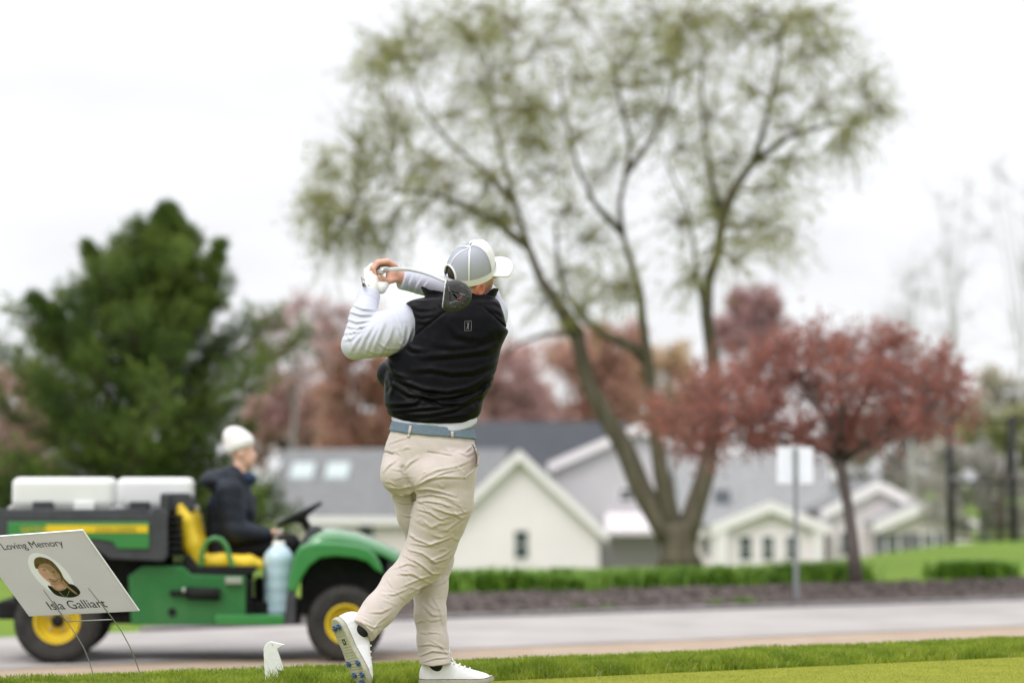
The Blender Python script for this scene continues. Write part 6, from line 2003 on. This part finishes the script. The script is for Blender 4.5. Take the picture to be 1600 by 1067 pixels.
b = MB(); b.add([SB(u, v, .0) for u, v in ov], [tuple(range(48))]); o = splace(b.build('oval', M_OVAL)); o.parent = portrait; o.matrix_parent_inverse = Matrix.Identity(4)
psheet('printed_hair', zs([(228, 236), (250, 213), (300, 216), (352, 240), (392, 285), (415, 320), (432, 360), (470, 395), (515, 440), (528, 470), (500, 470), (450, 420), (400, 380), (330, 300), (280, 280), (244, 300), (232, 270)]), M_HAIRP, .0010)
psheet('printed_top', zs([(315, 404), (345, 408), (400, 440), (450, 420), (462, 392), (505, 402), (545, 445), (540, 468), (505, 486), (455, 488), (400, 480), (362, 462)]), M_TOPP, .0012)
psheet('printed_neck', zs([(338, 380), (420, 370), (452, 400), (455, 424), (420, 442), (385, 444), (345, 412)]), M_FACEP, .0014)
psheet('printed_face', zs([(252, 290), (272, 262), (320, 254), (368, 278), (398, 318), (414, 356), (410, 388), (384, 402), (345, 396), (305, 362), (268, 328)]), M_FACEP, .0016)
psheet('printed_cheek', zs([(318, 320), (345, 312), (362, 330), (350, 345), (330, 342)]), M_FACEL, .0018)
psheet('printed_cheek', zs([(375, 330), (392, 335), (398, 352), (385, 358)]), M_FACEL, .0018)
psheet('printed_lips', zs([(325, 358), (355, 362), (385, 366), (392, 362), (385, 378), (362, 384), (342, 376)]), M_LIPP, .0018)
psheet('printed_teeth', zs([(334, 362), (358, 365), (384, 368), (378, 375), (358, 376), (344, 371)]), M_TOOTH, .0020)
psheet('printed_eye', zs([(286, 302), (298, 296), (316, 302), (302, 306)]), M_HAIRP, .0018, smooth_k=1)
psheet('printed_eye', zs([(350, 312), (362, 308), (376, 316), (364, 319)]), M_HAIRP, .0018, smooth_k=1)
psheet('printed_parting', zs([(300, 222), (345, 240), (385, 285), (412, 330), (404, 335), (372, 292), (330, 256)]), M_HAIRP, .0020)
psheet('printed_strand', zs([(418, 350), (440, 385), (470, 415), (520, 455), (528, 468), (505, 460), (455, 420), (428, 385)]), M_FACEP, .0019)
for q in (([(400, 448), (430, 475), (446, 484)]), ([(470, 440), (458, 470), (448, 484)])):
    b = MB(); b.tube([SB(*board_uv(*p), .002) for p in zs(q)], .0006, 5); o = splace(b.build('printed_necklace', M_TOOTH)); o.parent = portrait; o.matrix_parent_inverse = Matrix.Identity(4)
# lettering, laid on the board
flip = Matrix.Diagonal((1, -1, 1, 1))
def board_text(s, px0, py0, px1, py1, size):
    u0, v0 = board_uv(px0, py0); u1, v1 = board_uv(px1, py1)
    o = text_mesh('lettering', s, size, M_INK, Matrix.Identity(4), .0003)
    xs = [w.co.x for w in o.data.vertices]; L = max(xs) - min(xs)
    k = (u1 - u0) / L
    o.data.transform(SM @ Matrix.Translation((u0, v0, .0012)) @ Matrix.Diagonal((k, k * .98 if size > 0 else 1, 1, 1)) @ flip @ Matrix.Translation((-min(xs), 0, 0)))
    return splace(o)
board_text('In Loving Memory', -8.5, 859.5, 102, 853.5, .06)
board_text('Isla Galliart', 80, 952, 169.5, 948.5, .06)
# wire stakes: up the face of the board, then bent down into the grass
for pts in ([(68, 921), (93, 955), (105, 971), (118, 990), (131, 1012), (140, 1034), (147, 1058), (150, 1072)],
            [(138, 918), (168, 955), (176, 966), (190, 986), (203, 1010), (212, 1032), (219, 1052), (223, 1070)]):
    q = []
    for i, (x, y) in enumerate(pts):
        if i < 2:
            u, v = board_uv(x, y); q.append(SB(u, v, .0012))
        else:
            if i == 2: y2 = q[-1].y
            q.append(P(x, y, y2 + (10.24 - y2) * min(1, (i - 1) / 5.0)))
    b = MB(); b.tube(q, .0022, 8); splace(b.build('stake', M_WIRE))
b = MB(); b.tube([P(104.5, 970.5, q[2].y + .02), P(175.5, 967.5, q[2].y)], .0024, 8); splace(b.build('stake_rung', M_WIRE))

# ---- bird shaped tee marker
M_PAINT = mat('marker_white', (0.70, 0.71, 0.67), 0.6, 0.3, vary=0.04, vscale=40, bump=0.1, bscale=120)
YM = 9.92
def zb(pts): return [P(400 + x / 12.27, 980 + y / 12.27, YM) for x, y in pts]
out = [(148, 430), (156, 385), (178, 335), (228, 283), (285, 260), (370, 280), (470, 304), (552, 325), (490, 362), (408, 412), (450, 540), (510, 720), (542, 838), (430, 812), (444, 920), (466, 1046), (395, 985), (408, 1067), (412, 1150), (190, 1150), (178, 980), (158, 640)]
q = zb(out)
mk_at = Vector((q[0].x + .06, YM, 0))
mk = empty('tee_marker', mk_at); tag(mk, 'white bird shaped tee marker standing in the grass', 'tee marker')
poly = [(v.x - mk_at.x, v.z) for v in q]
poly = [(x, z) for x, z in poly]
if sum(poly[i][0] * poly[(i+1) % len(poly)][1] - poly[(i+1) % len(poly)][0] * poly[i][1] for i in range(len(poly))) < 0: poly = poly[::-1]
b = MB(); b.prism([(x, max(z, -.02)) for x, z in poly], -.011, .011); o = b.build('cutout', M_PAINT, mk); bevel(o, .003, 2)
e = zb([(318, 328)])[0]; b = MB(); b.lathe([(0, .0005), (.0022, .0005), (.0024, 0)], Matrix.Translation((e.x - mk_at.x, -.0112, e.z)) @ Matrix.Rotation(math.pi/2, 4, 'X'), 10); b.build('eye', mat('marker_eye', (0.12, 0.12, 0.11), .6), mk)
for ln in ([(430, 812), (380, 760), (420, 690)], [(350, 860), (380, 960), (430, 1040)], [(200, 640), (260, 800), (290, 960)]):
    w = zb(ln); b = MB(); b.tube([(v.x - mk_at.x, -.0112, v.z) for v in w], .0011, 5); b.build('carved_line', mat('marker_groove', (0.50, 0.51, 0.48), .7), mk)
